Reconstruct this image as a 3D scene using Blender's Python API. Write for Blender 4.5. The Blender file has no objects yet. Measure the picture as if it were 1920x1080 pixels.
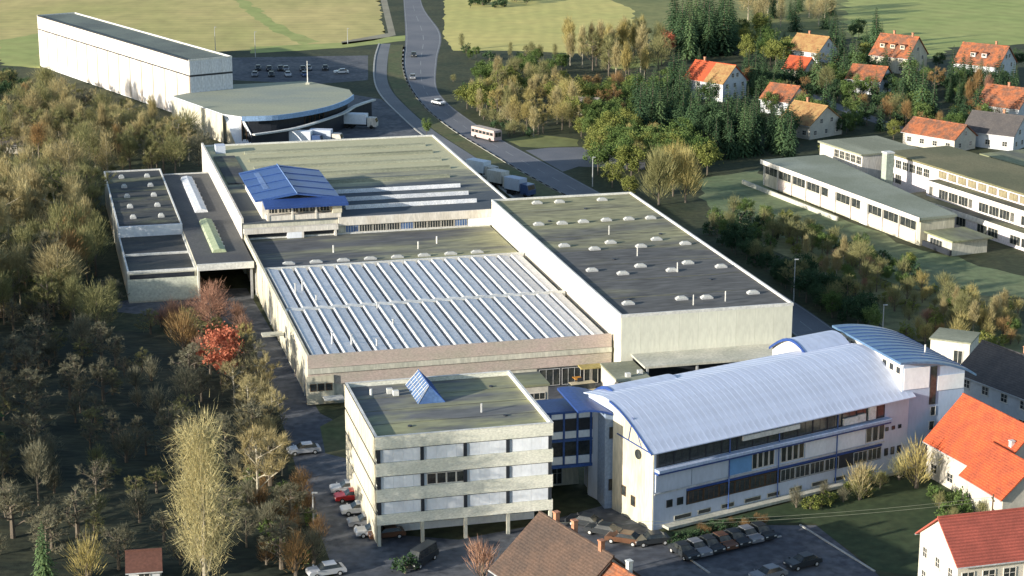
import bpy, bmesh, math, random
from mathutils import Vector, Matrix
S = bpy.context.scene
COL = S.collection
R = math.radians
# ------------------------------------------------------------------ camera, light, exposure
F_PX, HZ, CAM_H = 3670.0, -450.0, 90.0            # focal length (px of a 1920 wide frame), horizon row, height above ground
PITCH = math.atan((540 - HZ) / F_PX)
cam = bpy.data.cameras.new('camera'); cam.sensor_width = 36.0
cam.lens = 36.0 * F_PX / 1920.0; cam.clip_start = 1.0; cam.clip_end = 20000.0
cam_o = bpy.data.objects.new('camera', cam); COL.objects.link(cam_o)
cam_o.location = (0, 0, CAM_H); cam_o.rotation_euler = (math.pi / 2 - PITCH, 0, 0)
S.camera = cam_o
SUN_EL, SUN_AWAY = 13.0, 31.0                      # low autumn sun from the left, a little behind the camera
w = bpy.data.worlds.new('World'); S.world = w; w.use_nodes = True
nt = w.node_tree; bg = nt.nodes['Background']
sky = nt.nodes.new('ShaderNodeTexSky'); sky.sky_type = 'NISHITA'; sky.sun_disc = False
sky.sun_elevation = R(SUN_EL); sky.sun_rotation = R(270 - SUN_AWAY); sky.altitude = 400
nt.links.new(sky.outputs[0], bg.inputs[0]); bg.inputs[1].default_value = 0.135
sl = bpy.data.lights.new('sun', 'SUN'); sl.energy = 4.8; sl.angle = R(0.5); sl.color = (1.0, 0.92, 0.80)
so = bpy.data.objects.new('sun', sl); COL.objects.link(so)
ca, sa, ce = math.cos(R(SUN_AWAY)), math.sin(R(SUN_AWAY)), math.cos(R(SUN_EL))
to_sun = Vector((-ca * ce, -sa * ce, math.sin(R(SUN_EL))))
so.rotation_euler = to_sun.to_track_quat('Z', 'Y').to_euler(); so.location = (-100, 100, 150)
S.view_settings.view_transform = 'Standard'; S.view_settings.look = 'None'
S.view_settings.exposure = 0.82; S.view_settings.gamma = 1.0; S.view_settings.use_curve_mapping = False

# ------------------------------------------------------------------ coordinates
_c, _s = math.cos(PITCH), math.sin(PITCH)
def at(px, py, z=0.0):
    """the place at height z that the survey photograph shows at pixel px, py (metres)"""
    a = (px - 960) / F_PX; b = (540 - py) / F_PX
    t = (z - CAM_H) / (-_s + b * _c)
    return Vector((a * t, (_c + b * _s) * t, z))
PSI = R(14.2)                                      # the works' building grid
OX, OY = -16.17, 216.77
def G(u, v, z=0.0):
    return Vector((OX + u * math.cos(PSI) - v * math.sin(PSI), OY + u * math.sin(PSI) + v * math.cos(PSI), z))

# ------------------------------------------------------------------ materials
MATS = {}
def pm(name, c1, c2=None, scale=0.25, stretch=(1, 1, 1), rough=0.85, metallic=0.0, lo=0.38, hi=0.62, fine=0.18,
       fscale=3.0, bump=0.0, bscale=4.0, wave=None, spec=0.3, coord='Object', grad=None, vary=0.0):
    if name in MATS: return MATS[name]
    m = bpy.data.materials.new(name); m.use_nodes = True
    n, L = m.node_tree.nodes, m.node_tree.links
    p = n['Principled BSDF']; p.inputs['Roughness'].default_value = rough; p.inputs['Metallic'].default_value = metallic
    p.inputs['Specular IOR Level'].default_value = spec
    tc = n.new('ShaderNodeTexCoord'); mp = n.new('ShaderNodeMapping'); mp.inputs['Scale'].default_value = stretch
    src = tc.outputs[coord] if coord != 'World' else n.new('ShaderNodeNewGeometry').outputs['Position']
    L.new(src, mp.inputs['Vector'])
    col = None
    c2 = c2 or tuple(x * 0.82 for x in c1)
    n1 = n.new('ShaderNodeTexNoise'); n1.inputs['Scale'].default_value = scale; n1.inputs['Detail'].default_value = 6; n1.inputs['Roughness'].default_value = 0.62
    L.new(mp.outputs[0], n1.inputs['Vector'])
    r = n.new('ShaderNodeMapRange'); r.inputs['From Min'].default_value = lo; r.inputs['From Max'].default_value = hi; r.clamp = True
    if grad:                                        # (axis, from, to, weight): wear and painted shade that change along the object
        sx = n.new('ShaderNodeSeparateXYZ'); L.new(src, sx.inputs[0])
        rg_ = n.new('ShaderNodeMapRange'); rg_.inputs['From Min'].default_value = grad[1]; rg_.inputs['From Max'].default_value = grad[2]
        rg_.inputs['To Min'].default_value = -grad[3]; rg_.inputs['To Max'].default_value = grad[3]
        L.new(sx.outputs[grad[0]], rg_.inputs['Value'])
        ad = n.new('ShaderNodeMath'); ad.operation = 'ADD'; L.new(n1.outputs['Fac'], ad.inputs[0]); L.new(rg_.outputs[0], ad.inputs[1])
        L.new(ad.outputs[0], r.inputs['Value'])
    else: L.new(n1.outputs['Fac'], r.inputs['Value'])
    mx = n.new('ShaderNodeMix'); mx.data_type = 'RGBA'
    mx.inputs['A'].default_value = (*c1, 1); mx.inputs['B'].default_value = (*c2, 1)
    L.new(r.outputs[0], mx.inputs['Factor']); col = mx.outputs['Result']
    if fine:
        n2 = n.new('ShaderNodeTexNoise'); n2.inputs['Scale'].default_value = fscale; n2.inputs['Detail'].default_value = 4
        L.new(mp.outputs[0], n2.inputs['Vector'])
        r2 = n.new('ShaderNodeMapRange'); r2.inputs['From Min'].default_value = 0.3; r2.inputs['From Max'].default_value = 0.7
        r2.inputs['To Min'].default_value = 1 - fine; r2.inputs['To Max'].default_value = 1 + fine
        L.new(n2.outputs['Fac'], r2.inputs['Value'])
        m2 = n.new('ShaderNodeMix'); m2.data_type = 'RGBA'; m2.blend_type = 'MULTIPLY'; m2.inputs['Factor'].default_value = 1
        L.new(col, m2.inputs['A']); L.new(r2.outputs[0], m2.inputs['B']); col = m2.outputs['Result']
    if vary:                                        # sheets and panels differ a little from each other
        oi = n.new('ShaderNodeObjectInfo'); rv = n.new('ShaderNodeMapRange'); rv.inputs['To Min'].default_value = 1 - vary; rv.inputs['To Max'].default_value = 1 + vary
        L.new(oi.outputs['Random'], rv.inputs['Value'])
        mv = n.new('ShaderNodeMix'); mv.data_type = 'RGBA'; mv.blend_type = 'MULTIPLY'; mv.inputs['Factor'].default_value = 1
        L.new(col, mv.inputs['A']); L.new(rv.outputs[0], mv.inputs['B']); col = mv.outputs['Result']
    if wave:                                        # (scale, direction, strength, distortion)
        wv = n.new('ShaderNodeTexWave'); wv.bands_direction = wave[1]; wv.inputs['Scale'].default_value = wave[0]
        wv.inputs['Distortion'].default_value = wave[3]; wv.inputs['Detail'].default_value = 3; wv.inputs['Detail Scale'].default_value = 0.4
        L.new(src, wv.inputs['Vector'])
        r3 = n.new('ShaderNodeMapRange'); r3.inputs['To Min'].default_value = 1 - wave[2]; r3.inputs['To Max'].default_value = 1 + wave[2]
        L.new(wv.outputs['Fac'], r3.inputs['Value'])
        m3 = n.new('ShaderNodeMix'); m3.data_type = 'RGBA'; m3.blend_type = 'MULTIPLY'; m3.inputs['Factor'].default_value = 1
        L.new(col, m3.inputs['A']); L.new(r3.outputs[0], m3.inputs['B']); col = m3.outputs['Result']
    L.new(col, p.inputs['Base Color'])
    if bump:
        nb = n.new('ShaderNodeTexNoise'); nb.inputs['Scale'].default_value = bscale; nb.inputs['Detail'].default_value = 5
        L.new(src, nb.inputs['Vector'])
        bp = n.new('ShaderNodeBump'); bp.inputs['Strength'].default_value = min(1, bump); bp.inputs['Distance'].default_value = bump
        L.new(nb.outputs['Fac'], bp.inputs['Height']); L.new(bp.outputs[0], p.inputs['Normal'])
    MATS[name] = m
    return m
def leaf_mat(name, c1, c2, trans=0.25):
    if name in MATS: return MATS[name]
    m = bpy.data.materials.new(name); m.use_nodes = True
    n, L = m.node_tree.nodes, m.node_tree.links
    p = n['Principled BSDF']; p.inputs['Roughness'].default_value = 0.9; p.inputs['Specular IOR Level'].default_value = 0.1
    oi = n.new('ShaderNodeObjectInfo'); g = n.new('ShaderNodeNewGeometry')
    nz = n.new('ShaderNodeTexNoise'); nz.inputs['Scale'].default_value = 0.55; nz.inputs['Detail'].default_value = 4
    L.new(g.outputs['Position'], nz.inputs['Vector'])
    a = n.new('ShaderNodeMath'); a.operation = 'ADD'; L.new(oi.outputs['Random'], a.inputs[0]); L.new(nz.outputs['Fac'], a.inputs[1])
    ri = n.new('ShaderNodeMath'); ri.operation = 'ADD'; L.new(a.outputs[0], ri.inputs[0]); L.new(g.outputs['Random Per Island'], ri.inputs[1])
    r = n.new('ShaderNodeMapRange'); r.inputs['From Min'].default_value = 0.7; r.inputs['From Max'].default_value = 2.3
    L.new(ri.outputs[0], r.inputs['Value'])
    mx = n.new('ShaderNodeMix'); mx.data_type = 'RGBA'; mx.inputs['A'].default_value = (*c1, 1); mx.inputs['B'].default_value = (*c2, 1)
    L.new(r.outputs[0], mx.inputs['Factor']); L.new(mx.outputs['Result'], p.inputs['Base Color'])
    tr = n.new('ShaderNodeBsdfTranslucent'); L.new(mx.outputs['Result'], tr.inputs['Color'])
    ms = n.new('ShaderNodeMixShader'); ms.inputs[0].default_value = trans
    L.new(p.outputs[0], ms.inputs[1]); L.new(tr.outputs[0], ms.inputs[2]); L.new(ms.outputs[0], n['Material Output'].inputs['Surface'])
    MATS[name] = m
    return m

M_WHITE = pm('white_paint', (.66, .63, .57), (.56, .52, .45), .35, (1, 1, .25))
M_CREAM = pm('cream_wall', (.60, .56, .44), (.45, .42, .31), .3, (1, 1, .2), vary=.07)
M_LIME = pm('weathered_fascia', (.73, .72, .62), (.64, .64, .54), .35, (1, 1, 2))
M_PANEL = pm('pale_panel', (.76, .79, .82), (.68, .71, .75), .3, (1, 1, .6), fine=.06, vary=.07)
M_CONC = pm('pale_concrete', (.56, .54, .45), (.42, .42, .35), .22, (1, 1, .3))
M_HALLF = pm('hall_sheeting', (.64, .64, .54), (.56, .57, .48), .1, (1, 1, .3), fine=.08, vary=.03)
M_PINK = pm('pinkish_band', (.47, .38, .34), (.40, .36, .30), .15, (1, 1, 2))
M_TRIM = pm('dark_trim', (.03, .035, .045), rough=.5)
M_GLASS = pm('dark_glass', (.018, .024, .03), (.05, .055, .05), .6, rough=.12, spec=.5, fine=.3)
M_BGLASS = pm('blue_glass', (.10, .18, .34), (.06, .11, .24), .5, rough=.2, spec=.5)
M_ROOFD = pm('bitumen_roof', (.055, .058, .064), (.17, .17, .10), .055, (1, 1.6, 1), lo=.44, hi=.60, fine=.3, fscale=.9)
M_ROOFM = pm('mossy_roof', (.24, .25, .14), (.09, .095, .095), .05, (.6, 2.2, 1), lo=.45, hi=.66, fine=.25, fscale=.8)
M_ROOFG = pm('gravel_roof', (.30, .31, .23), (.20, .21, .15), .06, (.7, 2, 1), fine=.2)
M_ROOFK = pm('dark_shed_roof', (.045, .05, .055), (.085, .085, .075), .1, (.5, 2.5, 1), fine=.3)
M_STRIP = pm('rooflight_sheet', (.68, .69, .70), (.54, .56, .59), .7, rough=.45, fine=.22, fscale=5, vary=.09)
M_CAP = pm('pale_flashing', (.66, .66, .62), rough=.5)
M_PIPE = pm('galvanised', (.55, .56, .56), rough=.45, metallic=.2)
M_BLUE = pm('blue_sheet', (.045, .10, .30), (.035, .08, .24), .4, rough=.38, spec=.5)
M_BLUE2 = pm('blue_paint', (.03, .07, .24), rough=.4)
M_BLUEFR = pm('blue_frame', (.05, .11, .32), rough=.4)
M_METAL = pm('pale_metal_roof', (.54, .60, .74), (.46, .52, .66), .16, (1, .25, 1), rough=.5, spec=.4, fine=.10, fscale=1.5, vary=.05)
M_BLUEW = pm('pale_blue_render', (.52, .57, .66), (.45, .50, .58), .3, (1, 1, .3), fine=.06)
M_SKYP = pm('sky_blue_panel', (.16, .34, .60), fine=.05)
M_TERR = pm('steel_blue_roof', (.10, .18, .30), (.07, .14, .25), .3, (1, 1, 1), rough=.35, spec=.5)
M_ASPH = pm('asphalt', (.075, .083, .098), (.115, .12, .13), .10, lo=.46, hi=.54, fine=.3, fscale=.8, coord='World')
M_ROADM = pm('road_asphalt', (.13, .14, .16), (.17, .175, .19), .08, fine=.12, coord='World')
M_PATHM = pm('path_asphalt', (.14, .15, .165), (.18, .19, .2), .08, coord='World')
M_KERB = pm('kerb_stone', (.42, .42, .39))
M_PAINT = pm('road_paint', (.30, .31, .31))
M_ORANGE = pm('orange_tile', (.50, .095, .035), (.33, .075, .035), .5, fine=.3, fscale=6, wave=(1.4, 'Z', .20, .6), rough=.8, lo=.42, hi=.58)
M_BRICKR = pm('red_tile', (.34, .085, .06), (.27, .07, .05), .4, fine=.15, fscale=6, wave=(1.4, 'Z', .20, .6), rough=.8, lo=.42, hi=.58)
M_RUST = pm('weathered_tile', (.34, .115, .05), (.17, .085, .055), .6, fine=.3, fscale=2.5, wave=(1.2, 'Z', .16, .6), lo=.42, hi=.58)
M_TAN = pm('mossy_tile', (.34, .22, .09), (.27, .14, .06), .7, fine=.25, fscale=4, wave=(1.2, 'Z', .1, .6))
M_BROWN = pm('dark_brown_tile', (.115, .075, .055), (.075, .055, .045), .35, fine=.25, fscale=4, wave=(1.4, 'Z', .14, .8))
M_SLATE = pm('grey_tile', (.10, .09, .085), (.075, .07, .07), .5, wave=(1.4, 'Z', .12, .6))
M_HWALL = pm('house_plaster', (.58, .54, .46), (.48, .45, .38), .4, fine=.08)
M_HWALLB = pm('house_white', (.58, .60, .62), (.48, .50, .52), .4, fine=.06)
M_TIMBER = pm('brown_timber', (.12, .075, .045))
M_CHIM = pm('chimney_brick', (.42, .2, .12), fine=.25)
M_BARK = pm('bark', (.15, .125, .095), (.09, .075, .06), 1.5, (1, 1, .3))
M_BIRCHB = pm('pale_bark', (.44, .40, .30), (.2, .18, .14), 1.0, (1, 1, 2))
M_RUBBER = pm('rubber', (.02, .02, .02))
M_POST = pm('grey_post', (.42, .43, .43), rough=.5, metallic=.2)

# ------------------------------------------------------------------ mesh building
class MB:
    def __init__(s): s.v, s.f, s.m = [], [], []
    def add(s, vs, fs, mi=0):
        o = len(s.v); s.v += [tuple(p) for p in vs]
        for f in fs: s.f.append(tuple(i + o for i in f)); s.m.append(mi)
        return s
    def box(s, x0, x1, y0, y1, z0, z1, mi=0):
        return s.add([(x0, y0, z0), (x1, y0, z0), (x1, y1, z0), (x0, y1, z0), (x0, y0, z1), (x1, y0, z1), (x1, y1, z1), (x0, y1, z1)],
                     [(0, 3, 2, 1), (4, 5, 6, 7), (0, 1, 5, 4), (1, 2, 6, 5), (2, 3, 7, 6), (3, 0, 4, 7)], mi)
    def prism(s, poly, z0, z1, mi=0, mt=None):
        n = len(poly)
        a = sum(poly[i][0] * poly[(i + 1) % n][1] - poly[(i + 1) % n][0] * poly[i][1] for i in range(n))
        if a < 0: poly = poly[::-1]
        vs = [(p[0], p[1], z0) for p in poly] + [(p[0], p[1], z1) for p in poly]
        s.add(vs, [(i, (i + 1) % n, n + (i + 1) % n, n + i) for i in range(n)] + [tuple(range(n - 1, -1, -1))], mi)
        return s.add([(p[0], p[1], z1) for p in poly], [tuple(range(n))], mi if mt is None else mt)
    def ext_x(s, prof, x0, x1, mi=0):                # prof: (y, z) ring, anticlockwise seen from +x
        n = len(prof)
        return s.add([(x0, y, z) for y, z in prof] + [(x1, y, z) for y, z in prof],
                     [(i, n + i, n + (i + 1) % n, (i + 1) % n)[::-1] for i in range(n)] + [tuple(range(n))[::-1], tuple(range(n, 2 * n))], mi)
    def ext_y(s, prof, y0, y1, mi=0):                # prof: (x, z) ring
        n = len(prof)
        return s.add([(x, y0, z) for x, z in prof] + [(x, y1, z) for x, z in prof],
                     [(i, n + i, n + (i + 1) % n, (i + 1) % n) for i in range(n)] + [tuple(range(n)), tuple(range(n, 2 * n))[::-1]], mi)
    def tube(s, p0, p1, r0, r1=None, n=6, mi=0):
        p0, p1 = Vector(p0), Vector(p1); r1 = r0 if r1 is None else r1
        d = (p1 - p0)
        if d.length < 1e-6: return s
        q = d.to_track_quat('Z', 'Y'); vs = []
        for p, r in ((p0, r0), (p1, r1)):
            for i in range(n):
                a = 2 * math.pi * i / n; vs.append(p + q @ Vector((math.cos(a) * r, math.sin(a) * r, 0)))
        return s.add(vs, [(i, (i + 1) % n, n + (i + 1) % n, n + i) for i in range(n)] + [tuple(range(n))[::-1], tuple(range(n, 2 * n))], mi)
    def mesh(s, name, mats):
        me = bpy.data.meshes.new(name); me.from_pydata(s.v, [], s.f)
        for m in (mats if isinstance(mats, (list, tuple)) else [mats]): me.materials.append(m)
        if len(me.materials) > 1: me.polygons.foreach_set('material_index', s.m)
        me.update(); return me
    def build(s, name, mats, parent=None, loc=None, rz=0):
        return put(name, s.mesh(name, mats), parent, loc, rz)
def put(name, me, parent=None, loc=None, rz=0, scale=None):
    o = bpy.data.objects.new(name, me); COL.objects.link(o)
    if parent: o.parent = parent
    if loc is not None: o.location = loc
    if rz: o.rotation_euler = (0, 0, rz)
    if scale: o.scale = scale
    return o
def tag(o, label=None, cat=None, group=None, kind=None):
    if label: o['label'] = label
    if cat: o['category'] = cat
    if group: o['group'] = group
    if kind: o['kind'] = kind
    return o
def thing(name, label, cat, loc=(0, 0, 0), rz=0.0, group=None):
    o = put(name, None, None, loc, rz); o.empty_display_size = 0.5
    return tag(o, label, cat, group)
def copy_tree(o, parent=None):
    c = o.copy(); COL.objects.link(c); c.parent = parent
    for ch in o.children: copy_tree(ch, c)
    return c
_WIN = {}
def window(parent, p, ang, w, h, cols=2, rows=1, frame=M_WHITE, pane=M_GLASS, sill=False, bar=.07, name='window'):
    """window standing on a wall: p = lower left corner in the parent's axes, ang = direction of the wall seen from outside"""
    k = (round(w, 2), round(h, 2), cols, rows, frame.name, pane.name, bar, sill)
    if k not in _WIN:
        b = MB(); t = bar; d = -.09
        b.box(0, w, d, 0, 0, t); b.box(0, w, d, 0, h - t, h); b.box(0, t, d, 0, t, h - t); b.box(w - t, w, d, 0, t, h - t)
        for i in range(1, cols): x = w * i / cols; b.box(x - t * .4, x + t * .4, d + .015, 0, t, h - t)
        for j in range(1, rows): z = h * j / rows; b.box(t, w - t, d + .03, 0, z - t * .35, z + t * .35)
        if sill: b.box(-.08, w + .08, -.16, 0, -.07, -.003)
        _WIN[k] = (b.mesh('window', frame), MB().box(t * .6, w - t * .6, -.045, -.012, t * .6, h - t * .6).mesh('pane', pane))
    f, g = _WIN[k]
    o = put(name, f, parent, p, ang); put('pane', g, o)
    return o
FR, BK, LF, RT = 0.0, math.pi, -math.pi / 2, math.pi / 2      # wall directions: front (-y), back, left (-x), right (+x)
# ------------------------------------------------------------------ ground, fields, roads
RAGGED = {'ploughed_field': .6, 'meadow': .45, 'green_meadow': 1.4, 'hill_field': 1.6, 'green_field_strip': .8, 'grass_track': .7, 'school_lawn': .8, 'dry_slope': 1.0, 'orchard_ground': .6, 'garden_lawn': .7, 'cross_lane': .4, 'junction_island': .3, 'front_lawn': .3}
def sheet(name, pts, z, m, kind='structure'):
    """flat sheet from a list of ground points"""
    if name in RAGGED:                              # grown edges wander by a metre or so
        rg = random.Random(len(pts) * 7 + int(pts[0].x)); out = []
        for a, b in zip(pts, pts[1:] + pts[:1]):
            d = (b - a); n = max(1, min(60, int(d.length / 3.5))); q = Vector((-d.y, d.x, 0)).normalized()
            out += [a + d * (i / n) + q * (rg.gauss(0, RAGGED[name]) if i else 0) for i in range(n)]
        pts = out
    bm = bmesh.new(); f = bm.faces.new([bm.verts.new((p.x, p.y, z)) for p in pts])
    if f.normal.z < 0 or True: bmesh.ops.triangulate(bm, faces=[f]); bmesh.ops.recalc_face_normals(bm, faces=bm.faces)
    me = bpy.data.meshes.new(name); bm.to_mesh(me); bm.free(); me.materials.append(m)
    return tag(put(name, me), kind=kind)
def px(*l): return [at(x, y) for x, y in l]
def ribbon(name, left, right, z, m):
    n = len(left); vs = [(p.x, p.y, z) for p in left] + [(p.x, p.y, z) for p in right]
    return tag(MB().add(vs, [(i, n + i, n + i + 1, i + 1) for i in range(n - 1)]).build(name, m), kind='structure')
def smooth(pts, k=6):
    out = []
    for i in range(len(pts) - 1):
        p0, p1, p2, p3 = pts[max(i - 1, 0)], pts[i], pts[i + 1], pts[min(i + 2, len(pts) - 1)]
        for j in range(k):
            t = j / k
            out.append(0.5 * ((2 * p1) + (p2 - p0) * t + (2 * p0 - 5 * p1 + 4 * p2 - p3) * t * t + (3 * p1 - p0 - 3 * p2 + p3) * t ** 3))
    return out + [pts[-1]]
M_EARTH = pm('rough_grass', (.030, .042, .020), (.062, .066, .030), .07, fine=.35, fscale=.8, coord='World', bump=.25, bscale=.9)
M_ORCH = pm('orchard_floor', (.018, .025, .016), (.060, .062, .034), .10, (.5, 1.6, 1), lo=.42, hi=.66, fine=.45, fscale=.9, coord='World', bump=.3, bscale=.8)
M_PLOUGH = pm('ploughed_field', (.50, .415, .165), (.39, .36, .125), .02, (1, .5, 1), fine=.14, fscale=.15, coord='World', wave=(.05, 'Y', .05, 6))
M_FIELD = pm('bright_meadow', (.54, .47, .16), (.46, .43, .14), .03, fine=.12, fscale=.2, coord='World', wave=(.06, 'X', .035, 5))
M_MEADOW = pm('green_meadow', (.28, .33, .10), (.34, .36, .12), .03, fine=.14, fscale=.15, coord='World', wave=(.05, 'DIAGONAL', .04, 4))
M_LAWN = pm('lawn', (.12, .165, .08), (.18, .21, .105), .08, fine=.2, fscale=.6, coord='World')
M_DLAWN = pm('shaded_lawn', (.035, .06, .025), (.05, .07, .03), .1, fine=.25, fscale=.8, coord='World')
M_VERGE = pm('grass_verge', (.085, .105, .04), (.12, .11, .05), .1, fine=.3, fscale=.7, coord='World')
M_SLOPE = pm('dry_slope_grass', (.22, .20, .09), (.10, .12, .05), .06, fine=.3, fscale=.5, coord='World')
M_BARE = pm('bare_gravel', (.30, .28, .20), (.22, .2, .15), .1, fine=.2, coord='World')
sheet('ground', [Vector(p) for p in ((-6000, -2000), (6000, -2000), (6000, 9000), (-6000, 9000))], 0, M_EARTH)
sheet('ploughed_field', px((-700, -190), (-700, 112), (0, 112), (70, 112), (330, 100), (480, 94), (640, 80), (700, 72), (722, 62), (712, 8), (700, -60), (690, -190)), .004, M_PLOUGH)
sheet('field_track', px((700, -60), (716, 10), (728, 62), (640, 78), (642, 84), (700, 76), (742, 66), (728, 10), (712, -60)), .008, M_BARE)
sheet('green_field_strip', px((0, 75), (75, 62), (75, 128), (0, 122)), .010, M_MEADOW)
sheet('grass_track', px((430, -10), (452, -12), (500, 30), (548, 60), (600, 78), (570, 84), (520, 62), (470, 30)), .007, M_MEADOW)
sheet('meadow', px((832, -60), (832, 66), (850, 95), (960, 95), (1085, 100), (1180, 60), (1190, 20), (1100, -20), (1000, -60)), .004, M_FIELD)
sheet('green_meadow', px((1575, -70), (1590, 60), (1640, 95), (1745, 110), (1800, 88), (1925, 82), (2300, 90), (2300, -70)), .004, M_MEADOW)
sheet('hill_field', px((1100, -25), (1185, 60), (1250, 95), (1400, 80), (1600, 70), (1610, -70), (1400, -120), (1100, -120)), .002, pm('rough_meadow', (.22, .22, .08), (.15, .17, .06), .03, fine=.2, fscale=.3, coord='World'))
# main road, foot path, verge
rl = smooth(px((752, -60), (757, 10), (760, 70), (757, 120), (768, 160), (800, 203), (850, 243), (905, 277), (985, 325), (1072, 372), (1250, 470), (1420, 575), (1560, 690), (1700, 830)))
rr = smooth(px((778, -60), (792, 10), (826, 62), (820, 110), (818, 160), (838, 192), (885, 228), (940, 262), (1030, 310), (1126, 362), (1290, 450), (1480, 560), (1620, 660), (1790, 800)))
ribbon('road', rl, rr, .012, M_ROADM)
mid = [(a + b) / 2 for a, b in zip(rl, rr)]
def offs(a, b, t): return [p + (q - p) * t for p, q in zip(a, b)]
ribbon('road_edge_line', offs(rl, rr, .035), offs(rl, rr, .055), .016, M_PAINT)
ribbon('road_edge_line', offs(rl, rr, .945), offs(rl, rr, .965), .016, M_PAINT)
for i in range(6, len(mid) - 2, 2):
    ribbon('road_centre_dash', offs(rl, rr, .49)[i:i + 2], offs(rl, rr, .51)[i:i + 2], .016, M_PAINT)
pl = smooth(px((712, 82), (704, 110), (703, 148), (715, 178), (748, 213), (790, 250), (850, 290), (930, 345), (985, 388)))
pr = smooth(px((732, 82), (727, 110), (726, 148), (738, 175), (770, 208), (815, 246), (880, 288), (965, 342), (1020, 384)))
ribbon('foot_path', pl, pr, .012, M_PATHM)
kb = MB()
for a, b, c_, d in zip(pl, pl[1:], offs(pl, pr, -.12), offs(pl, pr, -.12)[1:]):
    kb.add([(a.x, a.y, 0), (b.x, b.y, 0), (d.x, d.y, 0), (c_.x, c_.y, 0), (a.x, a.y, .14), (b.x, b.y, .14), (d.x, d.y, .14), (c_.x, c_.y, .14)], [(4, 5, 6, 7), (0, 1, 5, 4), (2, 3, 7, 6)])
tag(kb.build('path_kerb', M_KERB), kind='structure')
kb = MB()
for o0, o1 in ((-.055, 0),):
    A_, B_ = offs(rl, rr, o0), offs(rl, rr, o1)
    for a, b, c_, d in list(zip(A_, A_[1:], B_, B_[1:]))[14:56]:
        kb.add([(a.x, a.y, 0), (b.x, b.y, 0), (d.x, d.y, 0), (c_.x, c_.y, 0), (a.x, a.y, .13), (b.x, b.y, .13), (d.x, d.y, .13), (c_.x, c_.y, .13)], [(4, 5, 7, 6)[::-1], (4, 5, 6, 7), (0, 1, 5, 4), (2, 3, 7, 6)])
tag(kb.build('road_kerb', M_KERB), kind='structure')
sheet('road_verge', px((728, 84), (756, 84), (756, 122), (766, 160), (798, 204), (848, 244), (904, 279), (1070, 374), (1025, 388), (968, 342), (882, 288), (817, 246), (772, 208), (740, 175), (728, 148)), .006, M_VERGE)
sheet('side_road', px((985, 282), (1030, 277), (1090, 276), (1210, 282), (1210, 318), (1085, 312), (1055, 322)), .008, M_ROADM)
sheet('junction_island', px((945, 262), (1005, 252), (1085, 262), (1085, 274), (1010, 277), (975, 275)), .010, pm('rough_meadow', (.22, .22, .08)))
sheet('cross_lane', px((470, 88), (640, 80), (762, 66), (762, 76), (640, 90), (470, 100)), .008, M_MEADOW)
sheet('parking_area', px((430, 108), (690, 104), (690, 150), (590, 158), (430, 150)), .006, M_ASPH)
sheet('dispatch_yard', px((470, 225), (600, 200), (665, 178), (715, 186), (752, 216), (792, 252), (830, 275), (470, 285)), .008, M_ASPH)
# works yard on the left and in front of the offices
sheet('works_yard', px((345, 545), (462, 540), (600, 775), (650, 800), (650, 905), (705, 1000), (860, 1012), (1000, 985), (1140, 945), (1225, 990), (1300, 1040), (1330, 1130), (650, 1160), (618, 1050), (585, 960), (556, 880), (538, 820), (505, 720), (470, 640), (462, 610), (220, 585), (220, 566)), .008, M_ASPH)
sheet('rear_yard', px((950, 760), (1000, 720), (1150, 700), (1500, 680), (1560, 690), (1300, 760), (1150, 800), (1045, 800)), .008, M_ASPH)
sheet('car_park', px((1225, 1030), (1430, 985), (1530, 985), (1640, 1072), (1700, 1130), (1290, 1130)), .012, M_ASPH)
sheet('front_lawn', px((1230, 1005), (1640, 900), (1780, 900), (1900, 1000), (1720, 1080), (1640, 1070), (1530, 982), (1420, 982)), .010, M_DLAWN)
for a, b, w_ in (((1500, 985), (1640, 1072), 10), ((1240, 1012), (1330, 1075), 9), ((1338, 1034), (1465, 1006), 7)):
    A_, B_ = at(*a), at(*b); d = (B_ - A_).normalized(); n_ = Vector((-d.y, d.x, 0)) * .12
    tag(MB().prism([(A_ + n_).xy, (B_ + n_).xy, (B_ - n_).xy, (A_ - n_).xy], 0, .13).build('kerb', M_KERB), kind='structure')
sheet('garden_lawn', px((1130, 112), (1180, 104), (1245, 108), (1240, 122), (1150, 130)), .006, M_MEADOW)
sheet('garden_lawn', px((1780, 215), (1850, 205), (1915, 222), (1860, 245), (1800, 240)), .006, M_MEADOW)
sheet('hamlet_lane', px((1400, 150), (1480, 160), (1600, 205), (1700, 240), (1690, 248), (1590, 213), (1470, 168), (1395, 158)), .007, M_PATHM)
sheet('yard_verge', px((600, 800), (648, 775), (650, 860), (610, 850)), .012, M_VERGE)
sheet('school_lawn', px((1315, 335), (1425, 318), (1440, 352), (1560, 400), (1730, 470), (1930, 520), (1930, 560), (1700, 540), (1520, 470), (1460, 440), (1330, 400)), .006, M_LAWN)
sheet('dry_slope', px((1330, 402), (1460, 442), (1520, 472), (1700, 542), (1930, 562), (1930, 690), (1800, 640), (1720, 640), (1640, 600), (1560, 530), (1450, 470)), .007, M_SLOPE)
sheet('orchard_ground', px((-250, 590), (120, 570), (200, 620), (440, 640), (470, 660), (535, 830), (580, 965), (640, 1140), (-250, 1140)), .004, M_ORCH)
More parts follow.
